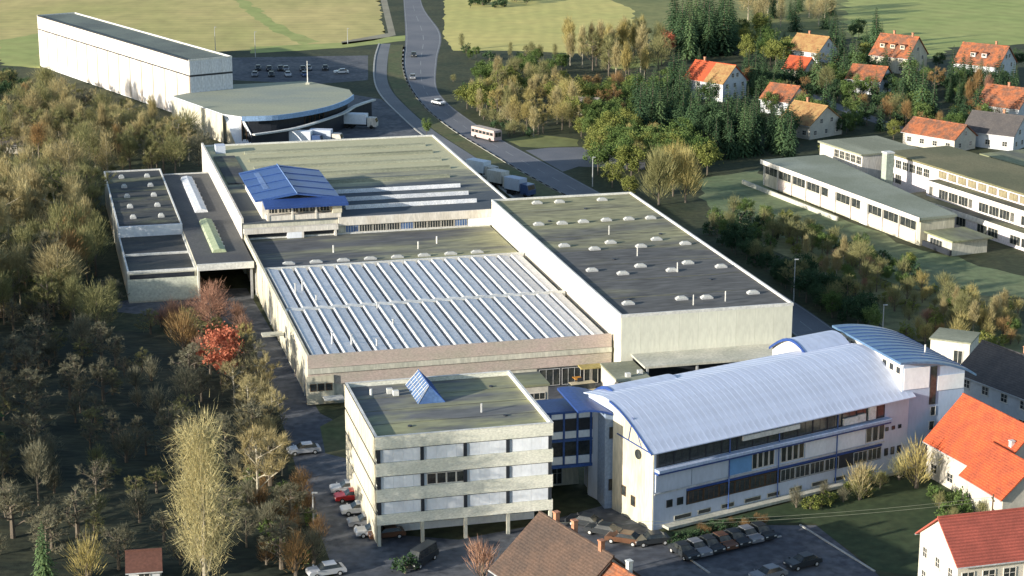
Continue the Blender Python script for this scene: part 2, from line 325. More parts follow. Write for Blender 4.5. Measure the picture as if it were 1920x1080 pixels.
# ------------------------------------------------------------------ the works
rnd = random.Random(7)
def roof_light(parent, u, v, z, w=1.5, l=1.5, h=.55, name='roof_light'):
    k = ('rl', w, l, h)
    if k not in _WIN:
        b = MB().box(-w / 2, w / 2, -l / 2, l / 2, 0, h * .5)
        d = MB(); r = .46
        d.add([(-w * r, -l * r, h * .5), (w * r, -l * r, h * .5), (w * r, l * r, h * .5), (-w * r, l * r, h * .5),
               (-w * .26, -l * .26, h), (w * .26, -l * .26, h), (w * .26, l * .26, h), (-w * .26, l * .26, h)],
              [(0, 1, 5, 4), (1, 2, 6, 5), (2, 3, 7, 6), (3, 0, 4, 7), (4, 5, 6, 7)])
        _WIN[k] = (b.mesh('roof_light', M_PIPE), d.mesh('dome', pm('weathered_dome', (.46, .47, .45), (.36, .37, .35), .6)))
    o = put(name, _WIN[k][0], parent, (u, v, z)); put('dome', _WIN[k][1], o); return o
def parapet(parent, u0, u1, v0, v1, z0, z1, t=.3, m=M_CAP, sides='flrb', name='parapet'):
    for s_ in sides:
        b = MB()
        if s_ == 'f': b.box(u0, u1, v0, v0 + t, z0, z1)
        if s_ == 'b': b.box(u0, u1, v1 - t, v1, z0, z1)
        if s_ == 'l': b.box(u0, u0 + t, v0 + t, v1 - t, z0, z1)
        if s_ == 'r': b.box(u1 - t, u1, v0 + t, v1 - t, z0, z1)
        b.build(name, m, parent)
def panels(parent, p, ang, length, z0, z1, n, m, gap=.06, t=.06, name='wall_panel', jitter=0):
    """n upright cladding panels side by side on a wall, each its own object sharing one mesh"""
    w_ = length / n
    me = MB().box(gap / 2, w_ - gap / 2, -t, -.003, z0, z1).mesh(name, m)
    d = Vector((math.cos(ang), math.sin(ang), 0)); n_ = Vector((math.sin(ang), -math.cos(ang), 0))
    for i in range(n):
        put(name, me, parent, Vector(p) + d * (w_ * i) + n_ * (rnd.random() * jitter), ang)

M_ROOFO = pm('office_roof', (.30, .30, .17), (.14, .145, .145), .11, (.5, 1.6, 1), lo=.38, hi=.56, fine=.2, fscale=.8)
M_ROOFH = pm('hall_roof', (.105, .105, .102), (.27, .26, .15), .06, (.5, 1.8, 1), lo=.40, hi=.62, fine=.32, fscale=.7, grad=('Y', 15, 82, .22))
# --- four storey office block (21.5 x 21.3 m)
B = thing('office_block', 'four storey cream office block with a glass ridge on its flat roof', 'office building', G(0, 0), PSI)
W_, D0, D1 = 21.5, -1.0, 20.3
MB().box(.25, W_ - .25, D0 + .25, D1 - .25, 3.9, 13.0).build('wall', M_PANEL, B)
MB().box(1.2, W_ - 1.2, 3.2, D1 - 1, 0, 3.9).build('ground_floor_wall', M_PANEL, B)
levels = [(12.15, 13.7), (8.8, 10.45), (5.6, 7.2), (2.7, 4.0)]
for i, (a, b) in enumerate(levels):                 # fascia bands, one ring per storey
    m = MB().box(0, W_, D0, D0 + .22, a, b); m.box(0, W_, D1 - .22, D1, a, b)
    m.box(W_ - .22, W_, D0 + .22, D1 - .22, a, b); m.box(0, .22, D0 + .22, D1 - .22, a, b)
    m.build('fascia_band', M_LIME, B)
    MB().box(.1, W_ - .1, D0 + .1, D1 - .1, a - .10, a - .003).build('shadow_gap', M_TRIM, B)
for (a, b), (c_, d) in zip(levels, levels[1:]):     # pale window panels between the bands, four bays, dark piers
    for k in range(4):
        u0 = .55 + k * 5.2
        for q in range(4):
            if c_ == 5.6 + 99: continue
            uu = u0 + .35 + q * 1.19
            if not (a == 8.8 and k == 1): MB().box(uu, uu + 1.175, D0 + .10, D0 + .24, d + .03, a - .12).build('window_panel', M_PANEL, B)
            else: window(B, (uu, D0 + .24, d + .05), FR, 1.15, a - d - .2, 1, 1, M_WHITE)
    for k in range(5):
        u0 = .12 + k * 5.2
        MB().box(u0, u0 + .42, D0 - .02, D0 + .24, d + .0, a - .1).build('pier', M_TRIM, B)
for z0, z1 in ((.3, 4), (4.1, 7.1), (7.3, 10.3), (10.5, 13.6)):  # left face: cream cladding bays
    panels(B, (-.003, D1 - .1, 0), LF, D1 - D0 - .2, z0 + .15, z1, 8, M_CREAM, gap=.04, t=.12)
    MB().box(-.06, -.004, D0 + .1, D1 - .1, z1 + .01, z1 + .16).build('joint_band', M_TRIM, B)
for k in range(5):
    for vv in (D0 + .05,):
        MB().box(.05 + k * 5.25, .45 + k * 5.25, vv, vv + .4, 0, 2.7).build('column', M_CONC, B)
for k in range(3): window(B, (7 + k * 4.2, 3.2, 1.3), FR, 3.6, 1.2, 3, 1)
MB().box(.22, W_ - .22, D0 + .22, D1 - .22, 13.0, 13.16).build('roof', M_ROOFO, B)
parapet(B, -.04, W_ + .04, D0 - .04, D1 + .04, 13.7, 13.78, .32, M_CAP, name='coping')
# glazed ridge roof light
for k in range(1, 4): MB().box(.4, W_ - .4, k * 5.0 - .04, k * 5.0 + .04, 13.16, 13.19).build('roof_seam', M_ROOFD, B)
for u_, v_ in ((17, 4.5), (5, 3.5), (18, 16)): MB().tube((u_, v_, 13.16), (u_, v_, 13.3), .28, n=10).build('roof_drain', M_TRIM, B)
MB().tube((14.5, 6.5, 13.16), (14.5, 6.5, 14.3), .12, n=6).build('roof_vent', M_PIPE, B)
x0, x1, y0, y1, zr, yf = 7.6, 11.0, 11.4, 19.4, 15.0, 12.8
gx = (x0 + x1) / 2
SK = MB().add([(x0, y0, 13.16), (x1, y0, 13.16), (gx, yf, zr), (x0, y1, 13.16), (x1, y1, 13.16), (gx, y1, zr)],
              [(0, 1, 2), (3, 5, 4), (0, 2, 5, 3), (1, 4, 5, 2), (0, 3, 4, 1)]).build('ridge_skylight', M_BGLASS, B)
for i in range(9):
    y = y0 + (y1 - y0) * i / 8; yr = max(yf, y)
    for xs in (x0, x1): MB().tube((xs, y, 13.2), (gx, yr, zr + .04), .045, n=4).build('glazing_bar', M_PIPE if xs == x0 else M_BLUEFR, SK)
for t in (.33, .66): MB().tube((x0 + (gx - x0) * t, y0 + (yf - y0) * t, 13.16 + (zr - 13.16) * t + .05), (x0 + (gx - x0) * t, y1, 13.16 + (zr - 13.16) * t + .05), .035, n=4).build('glazing_bar', M_PIPE, SK)
MB().tube((gx, yf - .1, zr + .05), (gx, y1 + .1, zr + .05), .08, n=5).tube((x1, y0, 13.2), (gx, yf, zr + .05), .06, n=4).build('ridge_cap', M_BLUEFR, SK)
for u_, v_ in ((5.0, 16.6), (5.6, 15.6)): MB().box(u_ - .35, u_ + .35, v_ - .3, v_ + .3, 13.16, 13.8).build('roof_vent', M_CAP, B)
MB().tube((2.6, 16.3, 13.16), (2.6, 16.3, 14.0), .18, n=8).build('roof_vent', M_CAP, B)
A = thing('side_annex', 'small flat roofed box building behind the right back corner of the office block', 'annex', G(23.6, 31.0), PSI)
MB().box(.1, 6.0, 0, 5.4, 0, 7.7).build('wall', M_HWALL, A); MB().box(-.1, 6.2, -.15, 5.6, 7.7, 8.0).build('roof', M_ROOFM, A)
window(A, (3.2, 0, 5.8), FR, 2.4, 1.0, 3)

# --- sawtooth production hall
T = thing('sawtooth_hall', 'wide production hall roofed with two ranks of pale sawtooth rooflight strips behind the office block', 'factory hall', G(0, 53.4), PSI)
U1, V1 = 45.5, 77.3
MB().box(.1, U1, .1, V1, 0, 6.15).build('wall', M_CONC, T)
MB().box(-.02, U1, 52.4, V1, 6.16, 6.36).build('rear_roof', pm('saw_rear_roof', (.10, .105, .11), (.28, .28, .17), .07, (.4, 1.8, 1), lo=.42, hi=.62, fine=.28, fscale=.7, grad=('X', 0, 45, .10)), T)
MB().box(.3, U1, .3, 52.4, 6.16, 6.5).build('valley_floor', M_ROOFK, T)
MB().box(-.08, U1, -.06, .28, 5.55, 7.5).build('parapet', M_PINK, T)
MB().box(-.14, U1, -.30, -.061, 4.75, 5.50).build('gutter', M_CONC, T)
MB().box(-.10, U1, -.10, .1, 3.0, 4.7).build('band_course', M_PINK, T)
MB().box(-.1, .28, .281, V1, 6.2, 7.45).build('side_parapet', M_CREAM, T)
MB().box(.29, U1, 52.2, 52.6, 6.4, 7.3).build('rear_kerb', M_CAP, T)
MB().box(.29, U1, V1 - .25, V1, 6.37, 6.6).build('rear_edge', M_CAP, T)
N = 19; pw = (U1 - .9) / N
strip = MB().ext_y([(0.1, 0), (pw * .84, 0), (pw * .82, .62), (pw * .12, .80), (.12, .66)], 0, 24.6)
sm = strip.mesh('rooflight_strip', M_STRIP)
cap = MB().box(pw * .08, pw * .14, 0, 24.6, .78, .85).mesh('ridge_cap', M_CAP)
eg = MB().ext_y([(0.02, 0), (pw * .84, 0), (pw * .82, .50), (pw * .14, .69), (.06, .54)], -.05, -.004).mesh('end_plate', M_CAP)
for r in range(2):
    for i in range(N):
        o = put('rooflight_strip', sm, T, (.6 + i * pw, .7 + r * 26.2, 6.5)); put('ridge_cap', cap, o); put('end_plate', eg, o)
MB().box(.4, U1, 25.5, 26.7, 6.5, 7.2).build('walkway', M_CAP, T)
for u_, v_, h in ((4.5, 6.2, 2.3), (7.2, 5.2, 2.1), (10.6, 3.1, 1.8), (3.2, 35, 2.4), (4.6, 37, 2.2), (5.8, 30, 1.6), (14.5, 24, 1.5), (15.0, 13.5, 1.6)):
    MB().tube((u_, v_, 6.5), (u_, v_, 6.5 + h), .14, n=8).tube((u_, v_, 6.5 + h), (u_, v_, 6.6 + h), .24, n=8).build('vent_pipe', M_PIPE, T)
panels(T, (.1, V1, 0), LF, V1 - .1, .6, 6.1, 22, M_CREAM, gap=.09, t=.10, name='cladding_panel')
for k in range(8): MB().tube((-.05, 4 + k * 9.6, .2), (-.05, 4 + k * 9.6, 6.2), .10, n=6).build('downpipe', M_PINK if k % 2 else M_PIPE, T)
for k in range(8): roof_light(T, 5.2 + k * 4.75, 57.6, 6.36, 2.1, .9, .5)
for u_, v_ in ((14, 64), (29, 63), (33, 66)): MB().tube((u_, v_, 6.36), (u_, v_, 7.7), .14, n=6).build('vent_pipe', M_CAP, T)
for k in range(3): window(T, (.6 + k * .95, -.1, 1.9), FR, .8, .95, 1, 1)
window(T, (5.0, -.1, 1.9), FR, 1.6, .95, 2, 1)
MB().box(-.35, 3.6, -.42, -.11, .2, 4.4).build('entrance_bay', M_CREAM, T)
for k in range(3): window(T, (.1 + k * 1.15, -.42, 2.2), FR, .95, 1.1, 1, 1, M_TIMBER)
MB().box(1.9, 4.8, -2.4, -.44, 1.25, 1.4).build('door_canopy', M_CAP, T)
MB().box(34, 44.6, -.16, -.101, 0, 2.9).build('loading_bay', M_TRIM, T)
for u_, w_ in ((34.3, 3.2), (37.8, 2.9)): window(T, (u_, -.17, .2), FR, w_, 2.6, 3, 1, M_PIPE)
for u_ in (41.2, 42.4): window(T, (u_, -.17, .1), FR, 1.0, 2.4, 1, 1, M_WHITE)
MB().box(40.2, 46.3, -2.2, -.32, 2.95, 3.15).build('door_canopy', pm('ochre_sheet', (.40, .33, .13)), T)
MB().box(-3.6, -.3, 24, 26, 3.6, 3.8).build('side_canopy', M_CONC, T)

# --- high main hall
H = thing('main_hall', 'tall windowless hall with dark mossy flat roof and scattered roof lights beside the sawtooth hall', 'factory hall', G(45.9, 50.0), PSI)
U, V, Z = 26.9, 80.6, 11.3
MB().box(0, U, .0, V, 0, 10.9).build('wall', M_HALLF, H)
MB().box(.25, U - .25, .25, V - .25, 10.9, 11.0).build('roof', M_ROOFH, H)
panels(H, (0, V, 0), LF, V, 6.4, 11.2, 16, pm('hall_side_panel', (.70, .64, .53), (.6, .55, .45), .1), gap=.03, t=.08)
panels(H, (0, 0, 0), FR, U, .4, 11.2, 9, M_HALLF, gap=.02, t=.08)
parapet(H, -.1, U + .1, -.1, V + .1, 10.9, 11.35, .3, M_CAP, 'lrfb')
sp = [(1007, 379), (1049, 377), (1129, 373), (1010, 419), (1054, 417), (1094, 414), (1137, 411), (1179, 409), (1220, 407), (1058, 459), (1115, 465), (1145, 453),
      (1202, 460), (1231, 447), (1285, 455), (1110, 505), (1168, 511), (1201, 497), (1260, 505), (1290, 491), (1352, 498), (1178, 567), (1278, 558), (1325, 556), (1412, 547)]
inv = Matrix.Rotation(-PSI, 4, 'Z')
for a, b in sp:
    p = inv @ (at(a, b, 11.3) - G(45.9, 50.0)); roof_light(H, p.x, p.y, 11.0, 1.8, 1.0, .55)
for a, b in ((1142, 440), (1195, 480), (1270, 510), (1300, 572), (1360, 565)):
    p = inv @ (at(a, b, 11.0) - G(45.9, 50.0)); MB().tube((p.x, p.y, 11.0), (p.x, p.y, 12.6), .09, n=6).build('vent_pipe', M_CAP, H)
for k in range(1, 8): MB().box(.6, U - .6, k * 10.0 - .06, k * 10.0 + .06, 11.0, 11.03).build('roof_seam', M_ROOFD, H)
for u_, v_ in ((4, 9), (20, 17), (9, 33), (22, 48), (6, 62), (15, 70)): MB().tube((u_, v_, 11.0), (u_, v_, 11.18), .35, n=10).build('roof_drain', M_TRIM, H)
CN = thing('loading_canopy', 'long pale flat loading canopy on slim posts against the foot of the tall hall', 'canopy', G(47.5, 43.4), PSI)
MB().box(0, 23.5, 0, 6.5, 4.9, 5.2).build('roof', M_CONC, CN)
for u_ in (.4, 8, 15.6, 23): MB().box(u_, u_ + .3, .3, .6, 0, 4.9).build('post', M_POST, CN)
MB().box(.2, 23.3, 6.1, 6.4, 0, 4.9).build('back_wall', M_TRIM, CN)
K = thing('plant_kiosk', 'small grey flat roofed kiosk between the loading canopy and the arched office', 'outbuilding', G(42.6, 40.0), PSI)
MB().box(0, 4.8, 0, 9, 0, 4.2).build('wall', M_HWALL, K); MB().box(-.15, 4.95, -.15, 9.1, 4.2, 4.45).build('roof', M_ROOFG, K)
window(K, (1, 0, 2.2), FR, 2, .9, 2); MB().box(-.06, -.004, 2, 3.2, 0, 2.2).build('door', M_TRIM, K)
for u_, v_ in ((1.5, 1.5), (3.6, 2.4)): MB().box(u_, u_ + .7, v_, v_ + .7, 4.45, 5.0).build('roof_vent', M_CAP, K)

# --- long shed with lateral roof ribs and the blue roofed pavilion
L_ = thing('ribbed_shed', 'broad low factory shed with long parallel roof ribs in the middle of the works', 'factory hall', G(-.4, 130.8), PSI)
U, V, Z = 51.0, 74.5, 9.4
MB().box(.1, U - .1, .1, V - .1, 0, Z - .25).build('wall', M_CONC, L_)
MB().box(.0, U, -.0, V, Z - .25, Z).build('roof', pm('shed_roof', (.075, .09, .105), (.45, .43, .27), .07, (.4, 2.5, 1), fine=.2, lo=.36, hi=.6, grad=('Y', 18, 48, .22)), L_)  # front of the roof coloured darker to stand in for the pavilion's shadow
for k, v_ in enumerate((6.5, 13.5, 20.5, 30, 38.5, 47, 55.5, 63.5)):
    u0 = 20 if k < 3 else 8 + 0 * k
    b = MB().ext_x([(v_, Z), (v_ + 1.5, Z), (v_ + 1.2, Z + .35), (v_ + .25, Z + (.75 if k < 3 else .4))], u0, U - 6 + (k > 3) * 2)
    o = b.build('rooflight_rib', M_STRIP if k < 3 else M_ROOFG, L_)
    MB().box(u0, U - 6 + (k > 3) * 2, v_ + .9, v_ + 1.25, Z + .30, Z + .52).build('rib_cap', M_CAP if k < 3 else M_ROOFG, o)
MB().box(-.1, .3, 0, V, Z, Z + .9).build('side_parapet', M_WHITE, L_)
panels(L_, (0.0, V, 0), LF, V, .5, Z + .8, 14, M_WHITE, gap=.06, t=.08)
MB().box(U - .3, U + .05, 0, V, Z, Z + .35).build('parapet', M_CAP, L_)
MB().box(.31, U - .31, V - .3, V, Z, Z + .35).build('parapet', M_CAP, L_)
MB().box(17.5, 46.4, -.35, -.004, 8.0, Z + .12).build('fascia', M_WHITE, L_)
for k in range(9):
    window(L_, (18.8 + k * 2.55, -.02, 6.6), FR, 2.4, 1.35, 5, 1, M_WHITE, M_GLASS if k % 4 else M_BGLASS)
MB().box(41.8, 46.3, -.3, -.004, 6.5, 7.98).build('end_panel', M_PANEL, L_)
MB().box(.2, 17.3, -1.2, -.004, 7.55, 8.45).build('front_beam', M_WHITE, L_)
MB().box(.2, 17.3, -.10, -.004, 6.7, 7.5).build('dark_recess', M_TRIM, L_)
for k, u_ in enumerate((.4, 8.0, 10.6, 16.6)): MB().box(u_, u_ + (2.6 if k == 1 else .4), -1.15, -.11, 6.4, 7.54).build('pier', M_PANEL if k == 1 else M_WHITE, L_)
MB().box(1.2, 5.6, 34, 62, Z + .01, Z + .25).build('dark_roof_strip', M_ROOFD, L_)
MB().box(2.2, 4.2, 66, 69, Z + .01, Z + 1.6).build('plant_room', M_BLUEW, L_)

Pv = thing('blue_roof_pavilion', 'low rooftop storey under a deep blue gabled sheet metal roof', 'pavilion', G(-.4, 130.8, 9.4), PSI)
MB().box(4.0, 17.6, 2.6, 29, 0, 3.0).build('wall', M_WHITE, Pv)
MB().box(4.6, 18.2, .6, 2.6, 0, .9).build('balcony_wall', M_WHITE, Pv)
for k in range(4): MB().box(4.7 + k * 4.35, 5.05 + k * 4.35, .5, .85, -.0, 2.3).build('column', M_WHITE, Pv)
MB().box(16.6, 18.3, .45, 2.55, 0.9, 2.3).build('corner_block', M_CREAM, Pv)
for k in range(6): window(Pv, (5.1 + k * 1.9, 2.6, .9), FR, 1.75, 1.4, 3, 1)
slopeL = MB().add([(3.0, 4.0, 3.0), (10.6, 3.4, 4.2), (10.6, 31, 4.2), (3.0, 30.5, 3.0), (3.0, 4.0, 2.8), (10.6, 3.4, 4.0), (10.6, 31, 4.0), (3.0, 30.5, 2.8)],
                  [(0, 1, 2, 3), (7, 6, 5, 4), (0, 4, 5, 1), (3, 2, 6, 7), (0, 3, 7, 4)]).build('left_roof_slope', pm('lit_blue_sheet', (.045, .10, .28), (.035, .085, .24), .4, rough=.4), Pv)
slopeR = MB().add([(10.6, 3.4, 4.2), (18.6, 3.4, 3.0), (18.6, 29.5, 3.0), (10.6, 31, 4.2), (10.6, 3.4, 4.0), (18.6, 3.4, 2.8), (18.6, 29.5, 2.8), (10.6, 31, 4.0)],
                  [(0, 1, 2, 3), (7, 6, 5, 4), (0, 4, 5, 1), (3, 2, 6, 7), (1, 5, 6, 2)]).build('right_roof_slope', M_BLUE, Pv)
for k in range(5):
    y = 4.2 + k * 6.2
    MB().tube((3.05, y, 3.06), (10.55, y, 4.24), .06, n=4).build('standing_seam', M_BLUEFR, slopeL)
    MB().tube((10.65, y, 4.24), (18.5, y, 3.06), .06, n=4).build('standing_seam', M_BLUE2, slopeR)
MB().ext_x([(-.4, 2.35), (3.39, 2.9), (3.39, 3.35), (-.4, 2.75)], 4.2, 19.4).build('front_canopy', M_BLUE2, Pv)
MB().add([(5.6, 12, 3.48), (6.5, 12, 3.62), (6.5, 27, 3.62), (5.6, 27, 3.48), (5.6, 12, 3.36), (6.5, 12, 3.50), (6.5, 27, 3.50), (5.6, 27, 3.36)], [(0, 1, 2, 3), (0, 4, 5, 1), (0, 3, 7, 4), (1, 5, 6, 2)]).build('skylight_strip', pm('pale_blue_cap', (.12, .20, .38)), slopeL)
MB().tube((10.6, 3.3, 4.26), (10.6, 31, 4.26), .14, n=5).build('ridge_cap', pm('pale_blue_cap', (.12, .20, .38)), Pv)

# --- low annexes on the left
X = thing('long_annex', 'narrow dark roofed annex with ten white roof lights along the wood', 'annex', G(-21.8, 115.5), PSI)
U, V = 11.6, 79.0
MB().box(0, U, 27.0, V, 0, 6.9).build('rear_wall', M_CONC, X); MB().box(0, U, 0, 26.9, 0, 5.2).build('front_wall', M_CONC, X)
MB().box(-.1, U + .1, -.14, -.004, .3, 4.2).build('front_cladding', pm('pale_door_sheet', (.56, .58, .48), (.5, .52, .44), .3), X)
MB().box(.3, U - .3, -.10, -.004, 4.22, 5.0).build('clerestory', M_TRIM, X)
MB().box(.2, U - .2, 27.2, V - .2, 6.9, 7.0).build('rear_roof', M_ROOFK, X); MB().box(.2, U - .2, .2, 26.8, 5.2, 5.3).build('front_roof', M_ROOFK, X)
MB().box(-.05, U + .05, 26.75, 27.2, 5.31, 7.3).build('step_wall', M_PANEL, X)
parapet(X, -.05, U + .05, 27.2, V, 6.9, 7.3, .28, M_CAP, 'lrb'); parapet(X, -.05, U + .05, 0, 26.7, 5.2, 5.65, .28, M_CAP, 'flr')
MB().box(.3, U - .3, 12, 12.3, 5.3, 5.7).build('cross_kerb', M_CAP, X)
for k in range(5):
    MB().box(.3, U - .3, 30 + k * 9.6, 34 + k * 9.6, 7.0, 7.05).build('roof_sheet', M_ROOFD, X)
    for u_ in (3.2, 8.4): roof_light(X, u_, 34.5 + k * 9.4, 7.0, 1.1, 1.2, .75)
Y = thing('carport_annex', 'dark flat roofed annex with two long skylights and a deep open front', 'annex', G(-10.1, 113.5), PSI)
U, V = 9.6, 78.0
MB().box(0, U, 24, V, 0, 6.2).build('rear_wall', M_CONC, Y)
MB().box(0, .3, 0, 24, 0, 6.2).build('side_wall', M_CONC, Y); MB().box(U - .6, U - .2, .1, .5, 0, 5.6).build('post', M_POST, Y)
MB().box(-.05, U, -.1, V, 6.2, 6.45).build('roof', pm('carport_roof', (.075, .078, .085), (.11, .11, .105), .07, fine=.2), Y)
MB().box(-.05, U, -.45, -.11, 5.6, 6.75).build('front_beam', M_CAP, Y); parapet(Y, -.05, U, -.1, V, 6.45, 6.7, .25, M_CAP, 'b')
for v0, v1, m in ((8.5, 33, pm('algae_sheet', (.42, .48, .30), (.36, .42, .26), .4)), (41, 73, M_STRIP)):
    o = MB().ext_y([(3.4, 6.45), (5.9, 6.45), (5.7, 6.9), (4.65, 7.15), (3.6, 6.9)], v0, v1).build('long_skylight', m, Y)
    for k in range(1, 8): MB().box(3.38, 5.92, v0 + (v1 - v0) * k / 8 - .05, v0 + (v1 - v0) * k / 8 + .05, 6.46, 6.92).build('glazing_bar', M_PIPE, o)
# --- high white warehouse at the back and the dispatch hall with the curved front
def frame_of(p, q):                                 # angle of the line p -> q in the plan
    return math.atan2(q.y - p.y, q.x - p.x)
ZR = 15.6
nl, fl, nr = at(355, 112, ZR), at(70, 28, ZR), at(432, 105, ZR)
ang = frame_of(nl, fl) - math.pi / 2
LEN, WID = (fl - nl).xy.length, 12.0
RK = thing('high_warehouse', 'long tall white warehouse with a dark line below its eaves', 'warehouse', (nl.x, nl.y, 0), ang)
MB().box(.12, WID - .12, .12, LEN - .12, 0, ZR - .5).build('wall', M_PANEL, RK)
MB().box(.1, WID - .1, .1, LEN - .1, ZR - .49, ZR - .4).build('roof', pm('grey_green_roof', (.17, .20, .17), (.11, .13, .12), .06, fine=.2), RK)
MW = pm('streaked_white_sheet', (.66, .63, .60), (.40, .33, .24), .2, (1, 1, .16), lo=.46, hi=.72, fine=.2, fscale=1.0, vary=.06)  # white sheet with upright brown streaks
panels(RK, (0, LEN, 0), LF, LEN, .3, 11.2, 14, MW, gap=.26, t=.12)
panels(RK, (0, LEN, 0), LF, LEN, 11.55, ZR - .1, 14, M_WHITE, gap=.05, t=.12, name='upper_panel')
MB().box(-.07, -.004, 0, LEN, 11.21, 11.54).build('dark_band', M_TRIM, RK)
panels(RK, (0, 0, 0), FR, WID, .3, 11.1, 4, pm('end_sheet', (.62, .64, .67), (.52, .55, .6), .3, (1, 1, .4)), gap=.05)
panels(RK, (0, 0, 0), FR, WID, 11.6, ZR - .1, 4, MATS['end_sheet'], gap=.05, name='upper_panel')
MB().box(0, WID, -.05, -.004, 11.11, 11.59).build('dark_band', M_TRIM, RK)
parapet(RK, -.13, WID + .05, -.08, LEN + .05, ZR - .39, ZR, .3, M_TRIM, 'l'); parapet(RK, -.13, WID + .05, -.08, LEN + .05, ZR - .39, ZR, .3, M_CAP, 'frb')

ZD = 7.0
DH = thing('dispatch_hall', 'dispatch hall with pale roof sweeping round a curved dark glazed front', 'hall', (0, 0, 0), 0)
arc = smooth([at(453, 219, ZD), at(510, 217, ZD), at(560, 211, ZD), at(610, 201, ZD), at(645, 189, ZD), at(662, 178, ZD)], 5)
roofp = [at(322, 180, ZD), at(418, 214, ZD)] + arc + [at(655, 168, ZD), at(575, 152, ZD), at(440, 158, ZD)]
MB().prism([p.xy for p in roofp], ZD - .4, ZD, 0, 1).build('roof', [M_PANEL, pm('pale_roof_sheet', (.34, .35, .25), (.25, .28, .24), .05, (.6, 1.6, 1), coord='World')], DH)
def inset(p, d, c_=roofp):
    cx = sum(q.x for q in c_) / len(c_); cy = sum(q.y for q in c_) / len(c_)
    v = Vector((cx - p.x, cy - p.y)); return (p.xy + v.normalized() * d)
MB().prism([inset(p, 2.2) for p in roofp], 0, ZD - .41).build('wall', M_TRIM, DH)
for a, b in zip(arc, arc[1:]):                       # fascia segments and the glazed bays under them
    m = MB(); d = (b - a).xy.normalized(); n_ = Vector((d.y, -d.x))
    def seg(a, b, off, z0, z1, t): return MB().prism([a.xy + n_ * off, b.xy + n_ * off, b.xy + n_ * (off - t), a.xy + n_ * (off - t)], z0, z1)
    seg(a, b, .25, ZD - 1.1, ZD + .1, .24).build('fascia_segment', pm('pale_blue_fascia', (.26, .40, .60), (.22, .34, .52), .3), DH)
    ia, ib = a.xy + Vector((n_.x, n_.y)) * -1.9, b.xy + Vector((n_.x, n_.y)) * -1.9
    gl = MB().prism([ia, ib, ib - n_ * .1, ia - n_ * .1], .2, ZD - 1.2).build('glazing', M_GLASS, DH)
    MB().tube((ia.x + n_.x * .1, ia.y + n_.y * .1, 0), (ia.x + n_.x * .1, ia.y + n_.y * .1, ZD - 1), .12, n=5).build('mullion', M_TIMBER, gl)
lw = [at(322, 181, ZD), at(418, 215, ZD)]
d = (lw[1] - lw[0]).xy.normalized(); n_ = Vector((d.y, -d.x))
ll = (lw[1] - lw[0]).xy.length
panels(DH, (lw[0].x, lw[0].y, 0), frame_of(*lw), ll, 0, ZD - .1, 9, M_CREAM, gap=.05, t=.15)
wing = thing('splayed_wing_wall', 'white splayed wing wall leaning out from the left end of the curved dispatch hall', 'wall')
wa, wb, wc, wd_ = at(418, 214, ZD - .1), at(453, 218, ZD - .1), at(481, 270, 0), at(442, 271, 0)
bk = Vector((.5, 1.2, 0))
MB().add([wa, wb, wc, wd_, wa + bk, wb + bk, wc + bk, wd_ + bk], [(0, 3, 2, 1), (4, 5, 6, 7), (0, 1, 5, 4), (1, 2, 6, 5), (3, 0, 4, 7)]).build('slab', M_PANEL, wing)
MB().add([wa, (wa.x, wa.y, 0), wd_, wa + bk, (wa.x + bk.x, wa.y + bk.y, 0), wd_ + bk], [(0, 1, 2), (3, 5, 4)]).build('return_wall', M_CREAM, wing)
can = smooth([at(478, 253, 4.4), at(560, 240, 4.4), at(640, 215, 4.4), at(670, 199, 4.4), at(705, 187, 4.4)], 6)
DK = thing('curved_dock_canopy', 'thin pale curved dock canopy wrapping in front of the dispatch hall glazing', 'canopy')
for a, b in zip(can, can[1:]):
    dd = (b - a).xy.normalized(); nn = Vector((dd.y, -dd.x))
    MB().prism([a.xy, b.xy, b.xy + nn * -1.1, a.xy + nn * -1.1], 4.2, 4.55).build('canopy_segment', M_CAP, DK)
    MB().prism([a.xy + nn * -1.3, b.xy + nn * -1.3, b.xy + nn * -1.8, a.xy + nn * -1.8], 0, 4.18).build('dock_wall', M_TRIM, DK)
ms = at(577, 158, ZD)
MS = thing('radio_mast', 'thin pale mast standing on the dispatch hall roof', 'mast', ms)
MB().tube((0, 0, 0), (0, 0, 6.2), .16, .08, 6).build('mast', M_CAP, MS); MB().box(-.5, .5, -.5, .5, 0, .5).build('base', M_CONC, MS)

# --- arched metal roofed office wing
CU = thing('arched_office', 'long office wing under a pale metal barrel roof with dark ribbon windows', 'office building', G(33.1, -4.2), PSI + R(17.4))
L = 40.8; TD = 14.2
def zc(t): return 10.15 + 4.3 * math.sin(min(1, max(0, (t + .6) / 10.6)) * math.pi / 2) - (max(0, t - 10) * .16)
ts = [-.7 + i * (TD + .7) / 18 for i in range(19)]
NP = 44; pwid = (L + 1.2) / NP                       # roof panels between standing seams
pm_ = MB()
for i in range(18):
    a, b = ts[i], ts[i + 1]
    pm_.add([(.01, a, zc(a)), (pwid - .01, a, zc(a)), (pwid - .01, b, zc(b)), (.01, b, zc(b)), (.01, a, zc(a) - .12), (pwid - .03, a, zc(a) - .12), (pwid - .03, b, zc(b) - .12), (.03, b, zc(b) - .12)],
            [(0, 1, 2, 3), (7, 6, 5, 4), (0, 4, 5, 1), (2, 6, 7, 3)] + [(0, 3, 7, 4), (1, 5, 6, 2)])
pme = pm_.mesh('roof_panel', M_METAL)
sme = MB()
